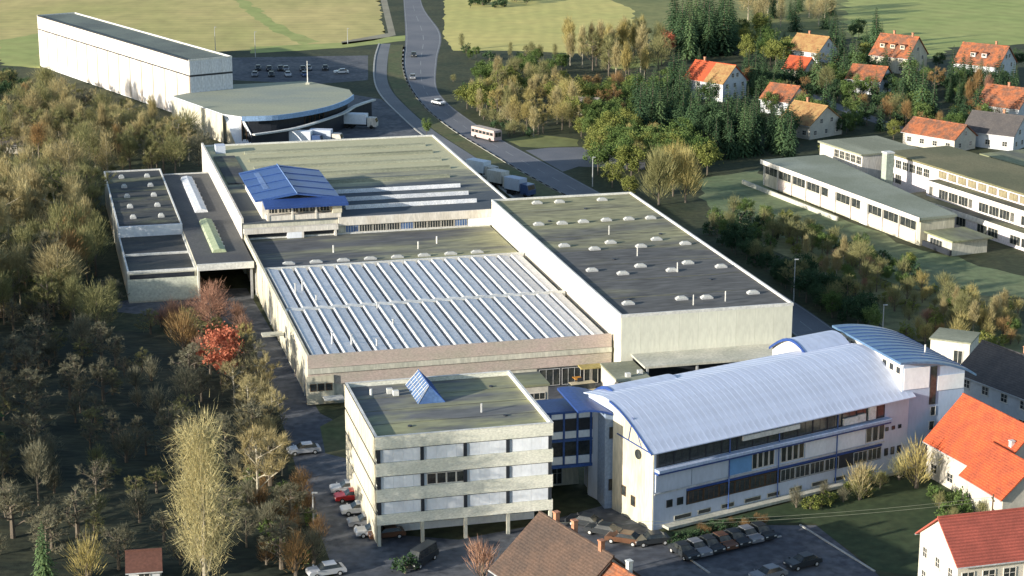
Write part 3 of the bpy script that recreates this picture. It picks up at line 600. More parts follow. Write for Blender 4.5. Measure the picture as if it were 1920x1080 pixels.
for i in range(18):
    for k in range(1, 3):
        if k == 1: continue
        x = pwid - .03
        sme.add([(x - .025, ts[i], zc(ts[i])), (x + .025, ts[i], zc(ts[i])), (x + .025, ts[i + 1], zc(ts[i + 1])), (x - .025, ts[i + 1], zc(ts[i + 1])),
                 (x - .02, ts[i], zc(ts[i]) + .013), (x + .02, ts[i], zc(ts[i]) + .013), (x + .02, ts[i + 1], zc(ts[i + 1]) + .013), (x - .02, ts[i + 1], zc(ts[i + 1]) + .013)],
                [(4, 5, 6, 7), (0, 4, 7, 3), (1, 2, 6, 5), (0, 1, 5, 4)])
sme = sme.mesh('standing_seam', M_METAL)
for i in range(NP):
    o = put('roof_panel', pme, CU, (-.7 + i * pwid, 0, 0)); put('standing_seam', sme, o)
prof = [(0, 0), (TD, 0), (TD, zc(TD) - .2)] + [(t, zc(t) - .2) for t in ts[-2:0:-1] if 0 < t < TD] + [(0, zc(0) - .25)]
MB().ext_x(prof, .12, L).build('wall', M_BLUEW, CU)
ew = [(0.02, 0), (8.6, 0), (8.6, zc(8.6) - .2)] + [(t, zc(t) - .2) for t in ts[::-1] if .1 < t < 8.5] + [(.02, zc(0) - .25)]
MB().ext_x(ew, -.003, .115).build('end_wall', M_CREAM, CU)
v = MB()
for i in range(18):
    if ts[i] > 8.3: break
    a, b = ts[i], ts[i + 1]
    v.add([(-.80, a, zc(a) - .20), (-.80, b, zc(b) - .20), (-.80, b, zc(b) + .06), (-.80, a, zc(a) + .06), (-.72, a, zc(a) - .25), (-.72, b, zc(b) - .25), (-.72, b, zc(b) + .06), (-.72, a, zc(a) + .06)],
          [(0, 3, 2, 1), (4, 5, 6, 7), (3, 7, 6, 2), (0, 1, 5, 4)])
v.build('verge_arch', M_BLUE2, CU)
MB().tube((-.06, .1, 9.75), (-.06, 7.6, 10.2), .09, n=5).tube((-.06, 2.5, 9.9), (-.06, 4.4, 13.2), .06, n=5).tube((-.06, 5.2, 10.1), (-.06, 4.4, 13.2), .06, n=5).build('tie_rod', M_BLUE2, CU)
o = MB().tube((-.14, 3.1, 8.9), (-.004, 3.1, 8.9), .62, n=14).build('round_window', M_GLASS, CU)
for y, z in ((5.6, 2.6), (3.6, 1.9)): window(CU, (-.003, y + .9, z), LF, .9, 1.3, 1, 1, M_TIMBER)
# long front: top ribbon, blue beam, panels with window groups, lower ribbon, plinth with cellar lights
MB().box(.4, L - 4.2, -.06, -.003, 8.0, 9.95).build('ribbon_recess', M_TRIM, CU)
for k in range(15):
    window(CU, (.55 + k * 2.40, -.06, 8.1), FR, 2.34, 1.75, 2, 1, M_TRIM, pm('ribbon_glass', (.03, .036, .04), (.075, .08, .08), .25, rough=.1, spec=.5, fine=.3) , bar=.06)
for u_, w_, h in ((33.6, 1.2, 1.9), (29.4, 2.6, .9), (31.8, 1.3, 1.0), (13.2, 9.0, .6)):
    MB().box(u_, u_ + w_, -.42, -.17, 9.75 - h if w_ > 5 else 8.2, 9.78 if w_ > 5 else 8.2 + h).build('sun_blind', M_CAP, CU)
MB().box(.2, L - 3.6, -.95, -.005, 7.55, 7.92).build('blue_beam', pm('pale_beam', (.42, .50, .66)), CU)
MB().box(.2, L - 3.6, -.75, -.004, 7.25, 7.54).build('beam_soffit', M_BLUE2, CU)
cells = [('p', .3, 5.6), ('p', 5.7, 11.3), ('s', 11.4, 14.9), ('w', 15.0, 18.6), ('w', 19.6, 23.4), ('p', 23.5, 28.6), ('p', 28.7, 33.4), ('w', 33.6, 36.8)]
for k, a, b in cells:
    if k == 'w':
        n = max(3, round((b - a) / .92))
        for i in range(n): window(CU, (a + i * (b - a) / n, -.01, 5.0), FR, (b - a) / n - .1, 2.1, 1, 1, M_WHITE)
    else: MB().box(a, b, -.14, -.004, 4.9, 7.2).build('facade_panel', M_SKYP if k == 's' else M_PANEL if a > 20 else M_BLUEW, CU)
MB().box(.2, L - 4, -.12, -.004, 4.55, 4.72).build('storey_line', M_PIPE, CU)
MB().box(5.0, L - 4.5, -.05, -.003, 2.35, 4.2).build('lower_recess', M_TRIM, CU)
for i in range(13):
    if i in (10,): continue
    window(CU, (5.2 + i * 2.40, -.05, 2.45), FR, 2.3, 1.6, 3, 1, M_TIMBER if i < 6 else M_PIPE, MATS['ribbon_glass'])
MB().box(5.0, L - 4.5, -.22, -.004, 4.21, 4.42).build('blind_rail', M_BLUE2, CU)
for u_ in (2.0, 3.6): window(CU, (u_, -.01, 2.6), FR, .9, .95, 1, 1, M_TRIM)
for u_ in (36.9, 38.0, 39.1): window(CU, (u_, -.01, 2.6), FR, .6, 1.0, 1, 1, M_TRIM); window(CU, (u_, -.01, 6.0), FR, .5, .5, 1, 1, M_TRIM)
for i in range(9): window(CU, (3.2 + i * 3.6, -.01, .7), FR, 2.0 if i % 3 else 2.6, .6, 1, 1, M_CONC)
MB().box(1.5, L - 2, -1.3, -.006, .2, .55).build('plinth_ledge', M_CONC, CU)
for u_ in (11.35, 19.1, 28.6): MB().tube((u_, -.2, .5), (u_, -.2, 9.9), .08, n=5).build('downpipe', M_BLUEFR, CU)
# the two smaller vaults behind the ridge
def vault(name, u0, u1, t0, t1, z0, rise, m, base=8.0):
    n = 10; arcp = [(t0 + (t1 - t0) * i / n, z0 + rise * math.sin(math.pi * i / n)) for i in range(n + 1)]
    MB().ext_x([(t0 + .2, base), (t1 - .2, base)] + [(y, z - .05) for y, z in arcp[::-1]], u0 + .5, u1).build(name + '_wall', M_WHITE, CU)
    r = MB()
    for (a, za), (b, zb) in zip(arcp, arcp[1:]):
        r.add([(u0, a, za), (u1, a, za), (u1, b, zb), (u0, b, zb), (u0, a, za + .15), (u1, a, za + .15), (u1, b, zb + .15), (u0, b, zb + .15)], [(4, 5, 6, 7), (0, 3, 2, 1), (0, 1, 5, 4), (2, 3, 7, 6)])
    o = r.build(name + '_roof', m, CU)
    e = MB()
    for (a, za), (b, zb) in zip(arcp, arcp[1:]):
        e.add([(u0 - .12, a, za - .15), (u0 - .12, b, zb - .15), (u0 - .12, b, zb + .18), (u0 - .12, a, za + .18), (u0 - .003, a, za - .15), (u0 - .003, b, zb - .15), (u0 - .003, b, zb + .25), (u0 - .003, a, za + .25)], [(0, 3, 2, 1), (4, 5, 6, 7), (3, 7, 6, 2), (0, 1, 5, 4)])
    e.build('arch_trim', M_BLUE2, o)
vault('upper_vault', 2.0, 12, 9.4, 16.2, 12.7, 1.5, M_METAL, 6)
vault('rear_vault', 33.2, 41, 10.5, 19.5, 12.8, 2.2, M_METAL, 6)
# stair block and blue framed glass link to the office block
LK = thing('glazed_link', 'two storey blue framed glass bridge joining the office block and the arched office', 'glass bridge', G(21.9, 8.6), PSI)
MB().box(0, 9.0, 0, 5, 4.6, 11.4).build('glass_box', M_BGLASS, LK)
MB().box(-.05, 9.1, -.15, 5, 4.2, 4.59).build('floor_beam', M_BLUEFR, LK); MB().box(-.05, 9.1, -.15, 5, 11.4, 11.7).build('roof', M_BLUEFR, LK)
for i in range(6): MB().box(i * 1.76, i * 1.76 + .2, -.14, -.004, 4.6, 11.4).build('mullion', M_BLUEFR, LK)
for i in range(5):
    for z0, z1, m in ((4.7, 5.7, M_PANEL), (8.1, 9.0, M_PANEL), (5.8, 7.6, M_GLASS), (9.1, 10.6, M_TRIM), (10.7, 11.35, M_PANEL)):
        MB().box(i * 1.76 + .26, i * 1.76 + 1.70, -.10, -.003, z0, z1).build('glass_panel' if m in (M_GLASS, M_TRIM) else 'infill_panel', m, LK)
MB().box(-.02, 9.05, -.17, -.145, 7.75, 7.98).build('transom', M_BLUEFR, LK)
for u_ in (.4, 7.2): MB().box(u_, u_ + .5, 1, 1.5, 0, 4.2).build('column', M_CONC, LK)
LB = thing('link_base', 'recessed pale ground floor entrance under the glass bridge', 'entrance', G(21.9, 13.4), PSI)
MB().box(0, 7, 0, 4, 0, 4.1).build('wall', M_CONC, LB)
for u_ in (1.5, 3.4): window(LB, (u_, 0, .2), FR, 1.4, 3.0, 2, 2, M_PIPE)
SB = thing('stair_block', 'blue grey stair block with curved top beside the glass bridge', 'stair tower', G(29.6, 4.2), PSI)
n = 8; arcp = [(-3.6 + 5.8 * i / n, 11.75 + 1.2 * math.cos(math.pi * .62 * (i / n - .18))) for i in range(n + 1)]
MB().box(.0, 2.2, 4.39, 9, 0, 11.6).build('rear_wall', M_BLUEW, SB)
MB().ext_y([(0, 0), (2.2, 0), (2.2, 11.7), (0, 12.4)], 0, 4.38).build('wall', pm('slate_blue_render', (.24, .31, .42), (.2, .26, .36), .3), SB)
r = MB()
for (a, za), (b, zb) in zip(arcp, arcp[1:]):
    r.add([(a, -.3, za + .02), (b, -.3, zb + .02), (b, 9.3, zb + .02), (a, 9.3, za + .02), (a, -.3, za + .3), (b, -.3, zb + .3), (b, 9.3, zb + .3), (a, 9.3, za + .3)], [(4, 5, 6, 7), (0, 1, 5, 4), (0, 3, 2, 1), (0, 4, 7, 3), (1, 2, 6, 5)])
r.build('curved_roof', M_BLUE2, SB)
for z in (2.4, 9.2): window(SB, (.5, 0, z), FR, .7, 1.5, 1, 1, M_TRIM)
# tower block at the right end
TW = thing('end_tower', 'tall pale blue end block with a curved steel blue roof beside the arched office', 'office tower', G(71.0, 8.0), PSI + R(5))
n = 10; wd = 9.2; arcp = [(wd * i / n, 14.6 - 1.9 * (i / n) ** 2) for i in range(n + 1)]
MB().ext_y([(0, 0), (wd, 0)] + [(x, z) for x, z in arcp[::-1]], 0, 16.8).build('wall', pm('blue_render', (.36, .44, .58), (.30, .38, .52), .3, (1, 1, .3), fine=.06), TW)
MB().box(-.09, -.004, .05, 16.7, 6, 14.3).build('side_cladding', M_WHITE, TW)
MB().box(.1, wd * .42, -.12, -.004, 11.0, 13.9).build('upper_panel', M_PANEL, TW); MB().box(wd * .56, wd - .1, -.12, -.004, 10.4, 12.4).build('upper_panel', M_PANEL, TW)
MB().box(wd * .44, wd * .54, -.10, -.004, 8.6, 13.8).build('stair_glazing', M_GLASS, TW)
for x, z in ((4.2, 5.0), (4.2, 2.0), (4.3, 7.0)): window(TW, (x, 0, z), FR, .8, 1.3, 1, 1, M_PIPE)
for k in range(9): window(TW, (-.09, 15.5 - k * 1.75, 13.0), LF, .8, .8, 1, 1, M_TRIM)
r = MB()
ar2 = [(-1.0, 14.75)] + [(x, z + .15) for x, z in arcp] + [(wd + 1.2, 12.1)]
for (a, za), (b, zb) in zip(ar2, ar2[1:]):
    r.add([(a, -.9, za), (b, -.9, zb), (b, 17.6, zb), (a, 17.6, za), (a, -.9, za + .3), (b, -.9, zb + .3), (b, 17.6, zb + .3), (a, 17.6, za + .3)], [(4, 5, 6, 7), (0, 1, 5, 4), (0, 3, 2, 1), (0, 4, 7, 3), (1, 2, 6, 5), (2, 3, 7, 6)])
o = r.build('curved_roof', M_TERR, TW)
for k in range(1, 12):
    y = -.9 + k * 18.5 / 12; s_ = MB()
    for (a, za), (b, zb) in zip(ar2, ar2[1:]): s_.add([(a, y - .04, za + .305), (b, y - .04, zb + .305), (b, y + .04, zb + .305), (a, y + .04, za + .305), (a, y, za + .38), (b, y, zb + .38)], [(0, 1, 5, 4), (3, 4, 5, 2)])
    s_.build('standing_seam', M_BLUEFR, o)
MB().tube((5.5, 4, 14.2), (5.5, 4, 15.5), .12, n=6).build('roof_vent', M_CAP, TW)
GA = thing('white_garage', 'small white flat roofed building behind the steel blue tower roof', 'garage', at(1742, 690, 0), PSI + R(-40))
MB().box(0, 6, 0, 6, 0, 4.6).build('wall', M_WHITE, GA); MB().box(-.2, 6.2, -.2, 6.2, 4.6, 4.85).build('roof', M_ROOFG, GA)
window(GA, (3.6, 0, 1.2), FR, 1.4, 2.2, 2, 1)
# ------------------------------------------------------------------ school on the right
SA = at(1432, 300, 5.6); SBp = at(1727, 408, 5.6)
ang = frame_of(SA, SBp)                              # long front runs towards the camera
SL = (SBp - SA).xy.length
SC = thing('school_wing', 'low white school wing with grey green flat roof and ribbon windows on the slope', 'school', (SA.x, SA.y, 0), ang)
SW = 15.5
MB().prism([(.1, .1), (SL - .1, .1), (SL - .1, 7.8), (.1, SW)], 0, 5.1).build('wall', M_CREAM, SC)
MB().prism([(-.4, -.5), (SL + .3, -.5), (SL + .3, 8.0), (-.4, SW)], 5.1, 5.6).build('roof', [pm('grey_green_felt', (.27, .295, .24), (.20, .22, .165), .07, fine=.15)], SC)
MB().box(-.45, SL + .35, -.62, -.501, 4.75, 5.7).build('fascia', M_WHITE, SC)
nb = 10; bw = (SL - 2) / nb
for i in range(nb):
    u = .8 + i * bw
    if i == 4:
        window(SC, (u, .1, 2.7), FR, bw * .45, 1.9, 1); MB().box(u + bw * .5, u + bw - .1, -.02, .095, 2.7, 4.7).build('infill_panel', M_WHITE, SC)
    else: window(SC, (u, .1, 2.7), FR, bw - .35, 1.9, 3, 1, M_HWALL)
    MB().box(u - .3, u - .05, -.25, .095, .2, 4.7).build('pier', M_WHITE, SC)
    if i > 0: MB().box(u + .05, u + bw - .35, -.06, .095, .4, 2.5).build('spandrel_panel', pm('pink_spandrel', (.66, .56, .50)), SC)
MB().box(-3, SL * .6, -3.6, -3.2, 0, .9).build('terrace_kerb', M_CONC, SC)
MB().box(SL * .66, SL * .66 + 2.6, -.5, -.1, .2, 4.6).build('pier', M_CAP, SC)
S2 = thing('school_terrace', 'small flat green roofed terrace block at the near end of the white school wing', 'annex', (SBp.x, SBp.y, 0), ang)
MB().box(1, 9, 1, 9, 0, 2.8).build('wall', M_CONC, S2); MB().box(.6, 10, .4, 9.6, 2.8, 3.1).build('roof', M_ROOFM, S2)
MB().box(.8, 9.8, -.0, .5, .3, 1.3).build('railing', M_TRIM, S2); window(S2, (2, 1, .8), FR, 4, 1.4, 4)
# upper school range behind
def ray_plane(px_, py_, p0, ang): pass
SD = thing('school_hall', 'taller mossy roofed school range with rows of square windows behind the low wing', 'school', at(1538, 264, 7.4).xy.to_3d(), ang + R(1))
MB().box(0, 17, 0, 15, 0, 7.0).build('wall', M_WHITE, SD); MB().box(-.4, 17.2, -.4, 15.3, 7.0, 7.4).build('roof', M_ROOFG, SD)
for i in range(5): window(SD, (6.0 + i * 2.2, 0, 5.0), FR, 1.9, 1.7, 3, 2, M_HWALL, M_GLASS)
SG = thing('school_stack', 'square pale grey green chimney stack between the two school ranges', 'chimney', at(1652, 330, 5.6), ang)
MB().box(0, 1.8, 0, 1.8, -5.6, 5.0).build('shaft', pm('green_grey_conc', (.33, .38, .32)), SG); MB().box(-.1, 1.9, -.1, 1.9, 5.0, 5.3).build('cap', M_CAP, SG)
SE = thing('school_main_range', 'long white stepped school range with brown mossy roof and dark ribbon windows', 'school', at(1664, 284, 8.8).xy.to_3d(), ang + R(1.5))
LE_ = 92
MB().box(0, LE_, 0, 15, 0, 8.4).build('wall', pm('pinkish_white', (.72, .66, .66), (.64, .58, .58), .1), SE)
MB().box(-.3, LE_, -.3, 16, 8.4, 8.8).build('roof', pm('brown_moss_roof', (.20, .18, .10), (.13, .13, .07), .06, fine=.2), SE)
for i in range(6): window(SE, (.8 + i * 2.5, 0, 5.9), FR, 2.1, 1.8, 3, 2, M_HWALL)
for i in range(2): window(SE, (.8 + i * 2.6, 0, 2.6), FR, 2.2, 2.0, 3, 2, M_HWALL)
for k, (z, y0) in enumerate(((6.1, -3.2), (3.0, -6.6))):
    MB().box(19 - k * 3, LE_, y0, -.004, 0, z).build('stepped_storey', MATS['pinkish_white'], SE)
    MB().box(18.8 - k * 3, LE_, y0 - .25, -.005, z + .002, z + .28).build('terrace_roof', M_ROOFD, SE)
    MB().box(18.8 - k * 3, LE_, y0 - .4, y0 - .251, z - .5, z + .5).build('terrace_parapet', M_WHITE, SE)
for i in range(22):
    window(SE, (18.6 + i * 3.3, 0, 6.7), FR, 2.6, 1.4, 2, 1, M_TIMBER, pm('amber_glass', (.30, .26, .16), (.2, .18, .12), .4, rough=.3))
    window(SE, (20 + i * 3.3, -3.2, 3.6), FR, 3.1 if i % 4 else 1.2, 1.9, 3, 1, M_HWALL)
    if i % 3: window(SE, (17 + i * 3.4, -6.6, .6), FR, 3.1, 1.8, 3, 1, M_HWALL)
SF = thing('school_pavilion', 'flat green roofed white school building at the right edge behind the main range', 'school', at(1842, 288, 5.0).xy.to_3d(), ang + R(2))
MB().box(0, 40, 0, 12, 0, 4.6).build('wall', M_WHITE, SF); MB().box(-.4, 40, -.5, 12.5, 4.6, 5.0).build('roof', M_ROOFM, SF)
for i in range(10): window(SF, (.8 + i * 3.6, 0, 2.6), FR, 3.0, 1.7, 2, 1, M_HWALL, MATS['amber_glass'])

# ------------------------------------------------------------------ houses
HOUSES = []
def house(name, label, p, yaw, L, W, eave, ridge, roof, wall=M_HWALL, front=(3, 1), gable=2, chimneys=((.3, 0),), dormers=(), hip=False, z0=0, cat='house', over=.5, lgable=0, tower_mat=None, wfront=1.3, sash=M_WHITE):
    """gabled house: ridge along its own x axis, front = -y side"""
    h = thing(name, label, cat, (p.x, p.y, z0), R(yaw))
    HOUSES.append((p.x, p.y, max(L, W) * .54))
    hw = W / 2; hl = L / 2; sl_ = (ridge - eave) / hw
    MB().ext_x([(-hw, 0), (hw, 0), (hw, eave), (0, ridge - .12), (-hw, eave)], -hl, hl).build('wall', wall, h)
    e = hw + over; ze = eave - over * sl_; t = .22; g = hl + over * .7
    hp = hw * .75 if hip else 0
    rf = MB()
    for sgn in (-1, 1):
        a = [(-g, sgn * e, ze), (g, sgn * e, ze), (g - hp, 0, ridge), (-g + hp, 0, ridge)]
        if sgn > 0: a = a[::-1]
        rf.add(a + [(x, y, z + t) for x, y, z in a], [(3, 2, 1, 0), (4, 5, 6, 7), (0, 1, 5, 4), (1, 2, 6, 5), (2, 3, 7, 6), (3, 0, 4, 7)])
    if hip:
        for sgn in (-1, 1):
            a = [(sgn * g, -e, ze + t), (sgn * g, e, ze + t), (sgn * (g - hp), 0, ridge + t)]
            rf.add(a if sgn > 0 else a[::-1], [(0, 1, 2)])
    o = rf.build('roof', roof, h)
    MB().tube((-g + hp, 0, ridge + t), (g - hp, 0, ridge + t), .14, n=5).build('ridge_tiles', roof, o)
    for y in (-e, e): MB().tube((-g, y, ze + .05), (g, y, ze + .05), .09, n=5).build('gutter', M_PIPE, o)
    for f, s_ in chimneys:
        x = (f - .5) * L; y = s_ * hw; zb = ridge - abs(y) * sl_
        MB().box(x - .27, x + .27, y - .25, y + .25, zb - .4, ridge + 1.1).box(x - .34, x + .34, y - .32, y + .32, ridge + 1.1, ridge + 1.25).build('chimney', M_CHIM if tower_mat is None else tower_mat, o)
    n, fl_ = front
    for f in range(fl_):
        z = .9 + f * 2.7
        if z + 1.3 > eave + .1: break
        for i in range(n): window(h, (-hl + (i + .5) * L / n - wfront / 2, -hw, z), FR, wfront, 1.25, 2, 2, sash, sill=True)
    for side, cnt in ((RT, gable), (LF, lgable)):
        for f in range(3):
            z = .9 + f * 2.7
            c_ = cnt if z + 1.2 < eave else max(1, cnt - 1)
            room = W if z + 1.3 < eave else W * max(0, (ridge - z - 1.5) / (ridge - eave))
            if cnt == 0 or room < 1.8: continue
            for i in range(c_):
                y = (i + .5) * room / c_ - room / 2
                if side == RT: window(h, (hl, y - .5, z), RT, 1.0, 1.2, 2, 2, sash, sill=True)
                else: window(h, (-hl, y + .5, z), LF, 1.0, 1.2, 2, 2, sash, sill=True)
    for f in dormers:
        x = (f - .5) * L; y = -hw * .62; z = ridge - .62 * hw * sl_
        d = MB().box(x - .75, x + .75, y - .3, y + 1.4, z - .4, z + 1.15).build('dormer', wall, h)
        MB().box(x - .95, x + .95, y - .55, y + 1.9, z + 1.16, z + 1.3).build('dormer_roof', roof, d)
        window(d, (x - .55, y - .3, z + .2), FR, 1.1, .85, 2, 1, M_WHITE)
    return h
house('gabled_house', 'white house with mossy tan roof behind the small bright red roofed house', Vector((91.5, 594, 0)), -45, 11.5, 10, 5.2, 9.2, M_TAN, M_HWALLB, (3, 2), 2, ((.35, .1),))
house('gabled_house', 'small house with bright red roof tucked in front of the mossy tan roofed house', at(1500, 148), -40, 7, 7.5, 3.4, 6.4, M_ORANGE, M_HWALL, (2, 1), 1, ())
house('gabled_house', 'cream house with rust brown roof and three dormers beside the conifers', Vector((116, 585, 0)), -40, 12.5, 12, 5.0, 10.4, M_RUST, M_CREAM, (3, 2), 2, ((.3, .2), (.85, 0)), (.22, .5, .76))
house('gabled_house', 'low house with orange brown roof in front of the cream dormered house', Vector((100.5, 546, 0)), -32, 10, 9.5, 4.0, 7.2, M_RUST, M_HWALLB, (3, 1), 1, ())
house('gabled_house', 'white house with broad rust red roof at the edge of the green meadow', Vector((138.6, 571, 0)), -38, 14, 12, 4.6, 9.6, M_RUST, M_HWALLB, (4, 1), 3, ((.7, .15),), (.35, .6))
house('gabled_house', 'house with yellowish mossy roof and wide cream gable above the school', Vector((74.2, 481, 0)), -50, 10.5, 12, 3.6, 7.6, M_TAN, M_HWALL, (3, 1), 3, ((.3, .2),))
o = house('gabled_house', 'white house with half red and half tan roof among dark conifers', at(1340, 182), -46, 14, 10, 5.2, 9.4, M_ORANGE, M_HWALLB, (4, 2), 3, ((.18, .15),))
tr_ = MB().add([(.4, -5.55, 4.99), (7.4, -5.55, 4.99), (7.4, -.05, 9.62), (.4, -.05, 9.62), (.4, -5.55, 4.92), (7.4, -5.55, 4.92), (7.4, -.05, 9.55), (.4, -.05, 9.55)], [(0, 1, 2, 3), (0, 4, 5, 1), (0, 3, 7, 4), (1, 5, 6, 2)]).build('tan_roof_half', M_TAN, o)
house('gabled_house', 'partly hidden house with blue shaded gable and small red roof behind conifers', at(1470, 210), -42, 9, 9, 3.8, 7.2, M_RUST, M_HWALLB, (2, 1), 2, ())
house('gabled_house', 'rust roofed white house at the right edge behind bare rusty trees', at(1888, 225), -42, 12, 11, 4.4, 8.6, M_RUST, M_HWALLB, (3, 1), 2, ((.5, 0),))
house('row_house', 'long low building with plain orange tile roof above the school', at(1760, 274), -48, 15, 8.5, 3.2, 6.0, M_RUST, M_HWALL, (4, 1), 2, ())
house('gabled_house', 'dark grey roofed house with pale blue gable near the right edge', at(1868, 272), -38, 13, 10, 3.8, 7.6, M_SLATE, M_HWALLB, (3, 1), 3, ((.6, .1),))
house('garden_shed', 'small pinkish garden shed half hidden by bushes', at(1098, 212), -20, 7, 5, 2.6, 4.0, M_PINK, M_HWALL, (2, 1), 1, (), cat='shed')
# near houses
house('gabled_house', 'white house with dark grey tile roof at the right edge behind the orange roofed house', Vector((71.5, 263, 0)), -60, 15, 9, 5.6, 9.2, M_SLATE, M_HWALLB, (4, 2), 2, ((.5, .2),), hip=False)
house('farmhouse', 'farmhouse with bright orange tile roof and cream walls beside the arched office', Vector((61.5, 235.2, 0)), -68, 14.5, 10.5, 5.0, 10.2, M_ORANGE, M_HWALL, (4, 1), 2, ((.85, .35),), lgable=0)
house('side_house', 'lower cream side house with bright orange roof in front of the farmhouse', Vector((61.3, 226.6, 0)), -70, 8.6, 7.6, 4.2, 7.6, M_ORANGE, M_HWALL, (3, 1), 1, ((.3, .3),), tower_mat=M_CAP)
house('gabled_house', 'large white gabled house with dull red tile roof in the bottom right corner', at(1885, 1150), 15, 17, 8.8, 8.6, 11.9, M_BRICKR, M_HWALL, (7, 3), 2, (), lgable=3, wfront=1.5)
house('tenement_house', 'dark brown roofed gabled house with three chimneys at the bottom centre', Vector((6.8, 195.6, 0)), -59, 14, 12, 4.8, 9.8, M_BROWN, M_HWALL, (4, 2), 2, ((.2, .04), (.42, .1), (.86, .0)), hip=False)
house('gabled_house', 'small house with mottled orange roof joined to the dark brown roofed house', Vector((12.4, 186.2, 0)), -59, 7.4, 11, 4.4, 9.0, M_RUST, M_HWALL, (2, 1), 1, ((.3, .1),), tower_mat=M_CAP)
house('garden_hut', 'small hut with dull red brown roof and white gable at the bottom left', at(272, 1090), 10, 3.4, 4.5, 2.4, 3.6, pm('old_red_brown_tile', (.13, .06, .045)), M_HWALLB, (1, 1), 1, (), cat='hut')
house('field_hut', 'little pale hut at the left edge among olive brown trees', at(28, 285), 10, 5, 4, 2.2, 3.4, M_SLATE, M_HWALL, (1, 1), 1, (), cat='hut')
ORD_ = ('first', 'second', 'third', 'fourth', 'fifth', 'sixth', 'seventh', 'eighth', 'ninth', 'tenth', 'eleventh', 'twelfth', 'thirteenth')
# ------------------------------------------------------------------ vehicles
def paint(name, c): return pm('paint_' + name, c, tuple(x * .93 for x in c), rough=.28, spec=.6, fine=.0)
_CAR = {}
def car_meshes(van=False):
    if van in _CAR: return _CAR[van]
    L, h = (4.4, 1.45) if not van else (5.0, 2.0)
    prof = [(-L / 2, .35), (-L / 2, .78), (-L * .45, .9), (-L * .22, .95), (-L * .12, .96)] if not van else [(-L / 2, .35), (-L / 2, 1.0), (-L * .4, 1.1)]
    prof = prof + ([(L * .36, .96), (L * .47, .88)] if not van else [(L * .48, 1.1)]) + [(L / 2, .7), (L / 2, .35)]
    b = MB().ext_y(prof, -.86, .86)
    for s_ in (-1, 1): b.box(-L * .3, -L * .3 + .16, s_ * .95 - .07, s_ * .95 + .07, .93, 1.06)
    x0, x1, x2, x3 = (-.95, -.28, 1.05, 1.75) if not van else (-1.9, -1.3, 2.3, 2.4)
    cab = MB().add([(x0, -.8, .92), (x3, -.8, .92), (x3, .8, .92), (x0, .8, .92), (x1, -.62, h - .05), (x2, -.62, h - .05), (x2, .62, h - .05), (x1, .62, h - .05)],
                   [(0, 1, 5, 4), (1, 2, 6, 5), (2, 3, 7, 6), (3, 0, 4, 7), (4, 5, 6, 7)])
    rf = MB().box(x1 - .04, x2 + .04, -.65, .65, h - .07, h)
    wh = MB().tube((0, -.1, 0), (0, .1, 0), .32, n=12); rim = MB().tube((0, -.105, 0), (0, .105, 0), .19, n=8)
    hl_ = MB().box(-L / 2 - .02, -L / 2 + .1, -.16, .16, .62, .76)
    _CAR[van] = (b, cab.mesh('cabin_glass', M_GLASS), rf, wh.mesh('tyre', M_RUBBER), rim.mesh('rim', M_PIPE), L, hl_.mesh('headlight', M_CAP), {})
    return _CAR[van]
def car(p, yaw, col, label, group=None, van=False, cat='car'):
    b, cab, rf, wh, rim, L, hl_, cache = car_meshes(van)
    if col not in cache:
        m = MATS['paint_' + col]; cache[col] = (b.mesh('body', m), rf.mesh('roof', m))
    o = thing('parked_car' if not van else 'parked_van', label, cat, (p.x, p.y, .02), R(yaw), group)
    put('body', cache[col][0], o); put('cabin_glass', cab, o); put('roof', cache[col][1], o)
    for x in (-L * .31, L * .31):
        for y in (-.80, .80): q = put('wheel', wh, o, (x, y, .32)); put('rim', rim, q)
    for y in (-.6, .6): put('headlight', hl_, o, (0, y, 0))
    return o
for n_, c in (('silver', (.45, .47, .5)), ('red', (.42, .03, .03)), ('dark', (.03, .035, .04)), ('blue', (.05, .09, .2)), ('white', (.7, .7, .7)), ('grey', (.2, .21, .23)), ('brown', (.12, .06, .035)), ('cream', (.55, .48, .32))): paint(n_, c)
yz = 14.2
for a, b, yaw, col, lab in (
    (570, 850, yz + 2, 'silver', 'silver blue car parked sideways by the shrubs left of the office block'),
    (652, 922, yz, 'silver', 'silver car at the far end of the row beside the office block'),
    (660, 938, yz, 'red', 'red car in the row beside the office block'),
    (672, 962, yz, 'white', 'pale car in the row beside the office block, next after the red one'),
    (686, 985, yz, 'grey', 'grey car close to the front left corner of the office block'),
    (700, 1003, yz, 'silver', 'car nosed in beside the corner column of the office block'),
    (725, 1008, yz + 3, 'brown', 'dark brown car parked under the front overhang of the office block'),
    (612, 1078, yz + 8, 'silver', 'silver car at the bottom edge of the yard by the bushes'),
    (1095, 985, -25, 'dark', 'dark car nearest the driveway between the office block and the arched office'),
    (1130, 1002, -25, 'dark', 'black car behind the brown roofed house'),
    (1170, 1018, -22, 'brown', 'dull brown car behind the brown roofed house'),
    (1222, 1020, 15, 'dark', 'dark car at the foot of the arched office end wall'),
    (1505, 1062, 30, 'dark', 'dark car standing alone in the bottom car park'),
    (1440, 1085, 30, 'grey', 'grey car at the bottom edge of the car park'),
    (776, 106, 95, 'dark', 'dark car on the main road, farthest away'),
    (774, 148, 92, 'grey', 'grey car on the main road before the bend'),
    (822, 196, 128, 'white', 'white car on the bend of the main road'),
    (640, 138, 10, 'white', 'white car alone on the far parking area'),
):
    car(at(a, b), yaw, col, lab)
for k in (0, 2, 4, 5, 8, 9, 12):
    car(at(484 + k * 10.5, 131 + (k * 7 % 3) * .7), 96 + (k * 5 % 4) * 3, ('dark', 'grey', 'dark', 'blue')[k % 4], ORD_[(0, 2, 4, 5, 8, 9, 12).index(k)] + ' car from left in the far shaded row behind the dispatch hall', 'cars parked behind the dispatch hall')
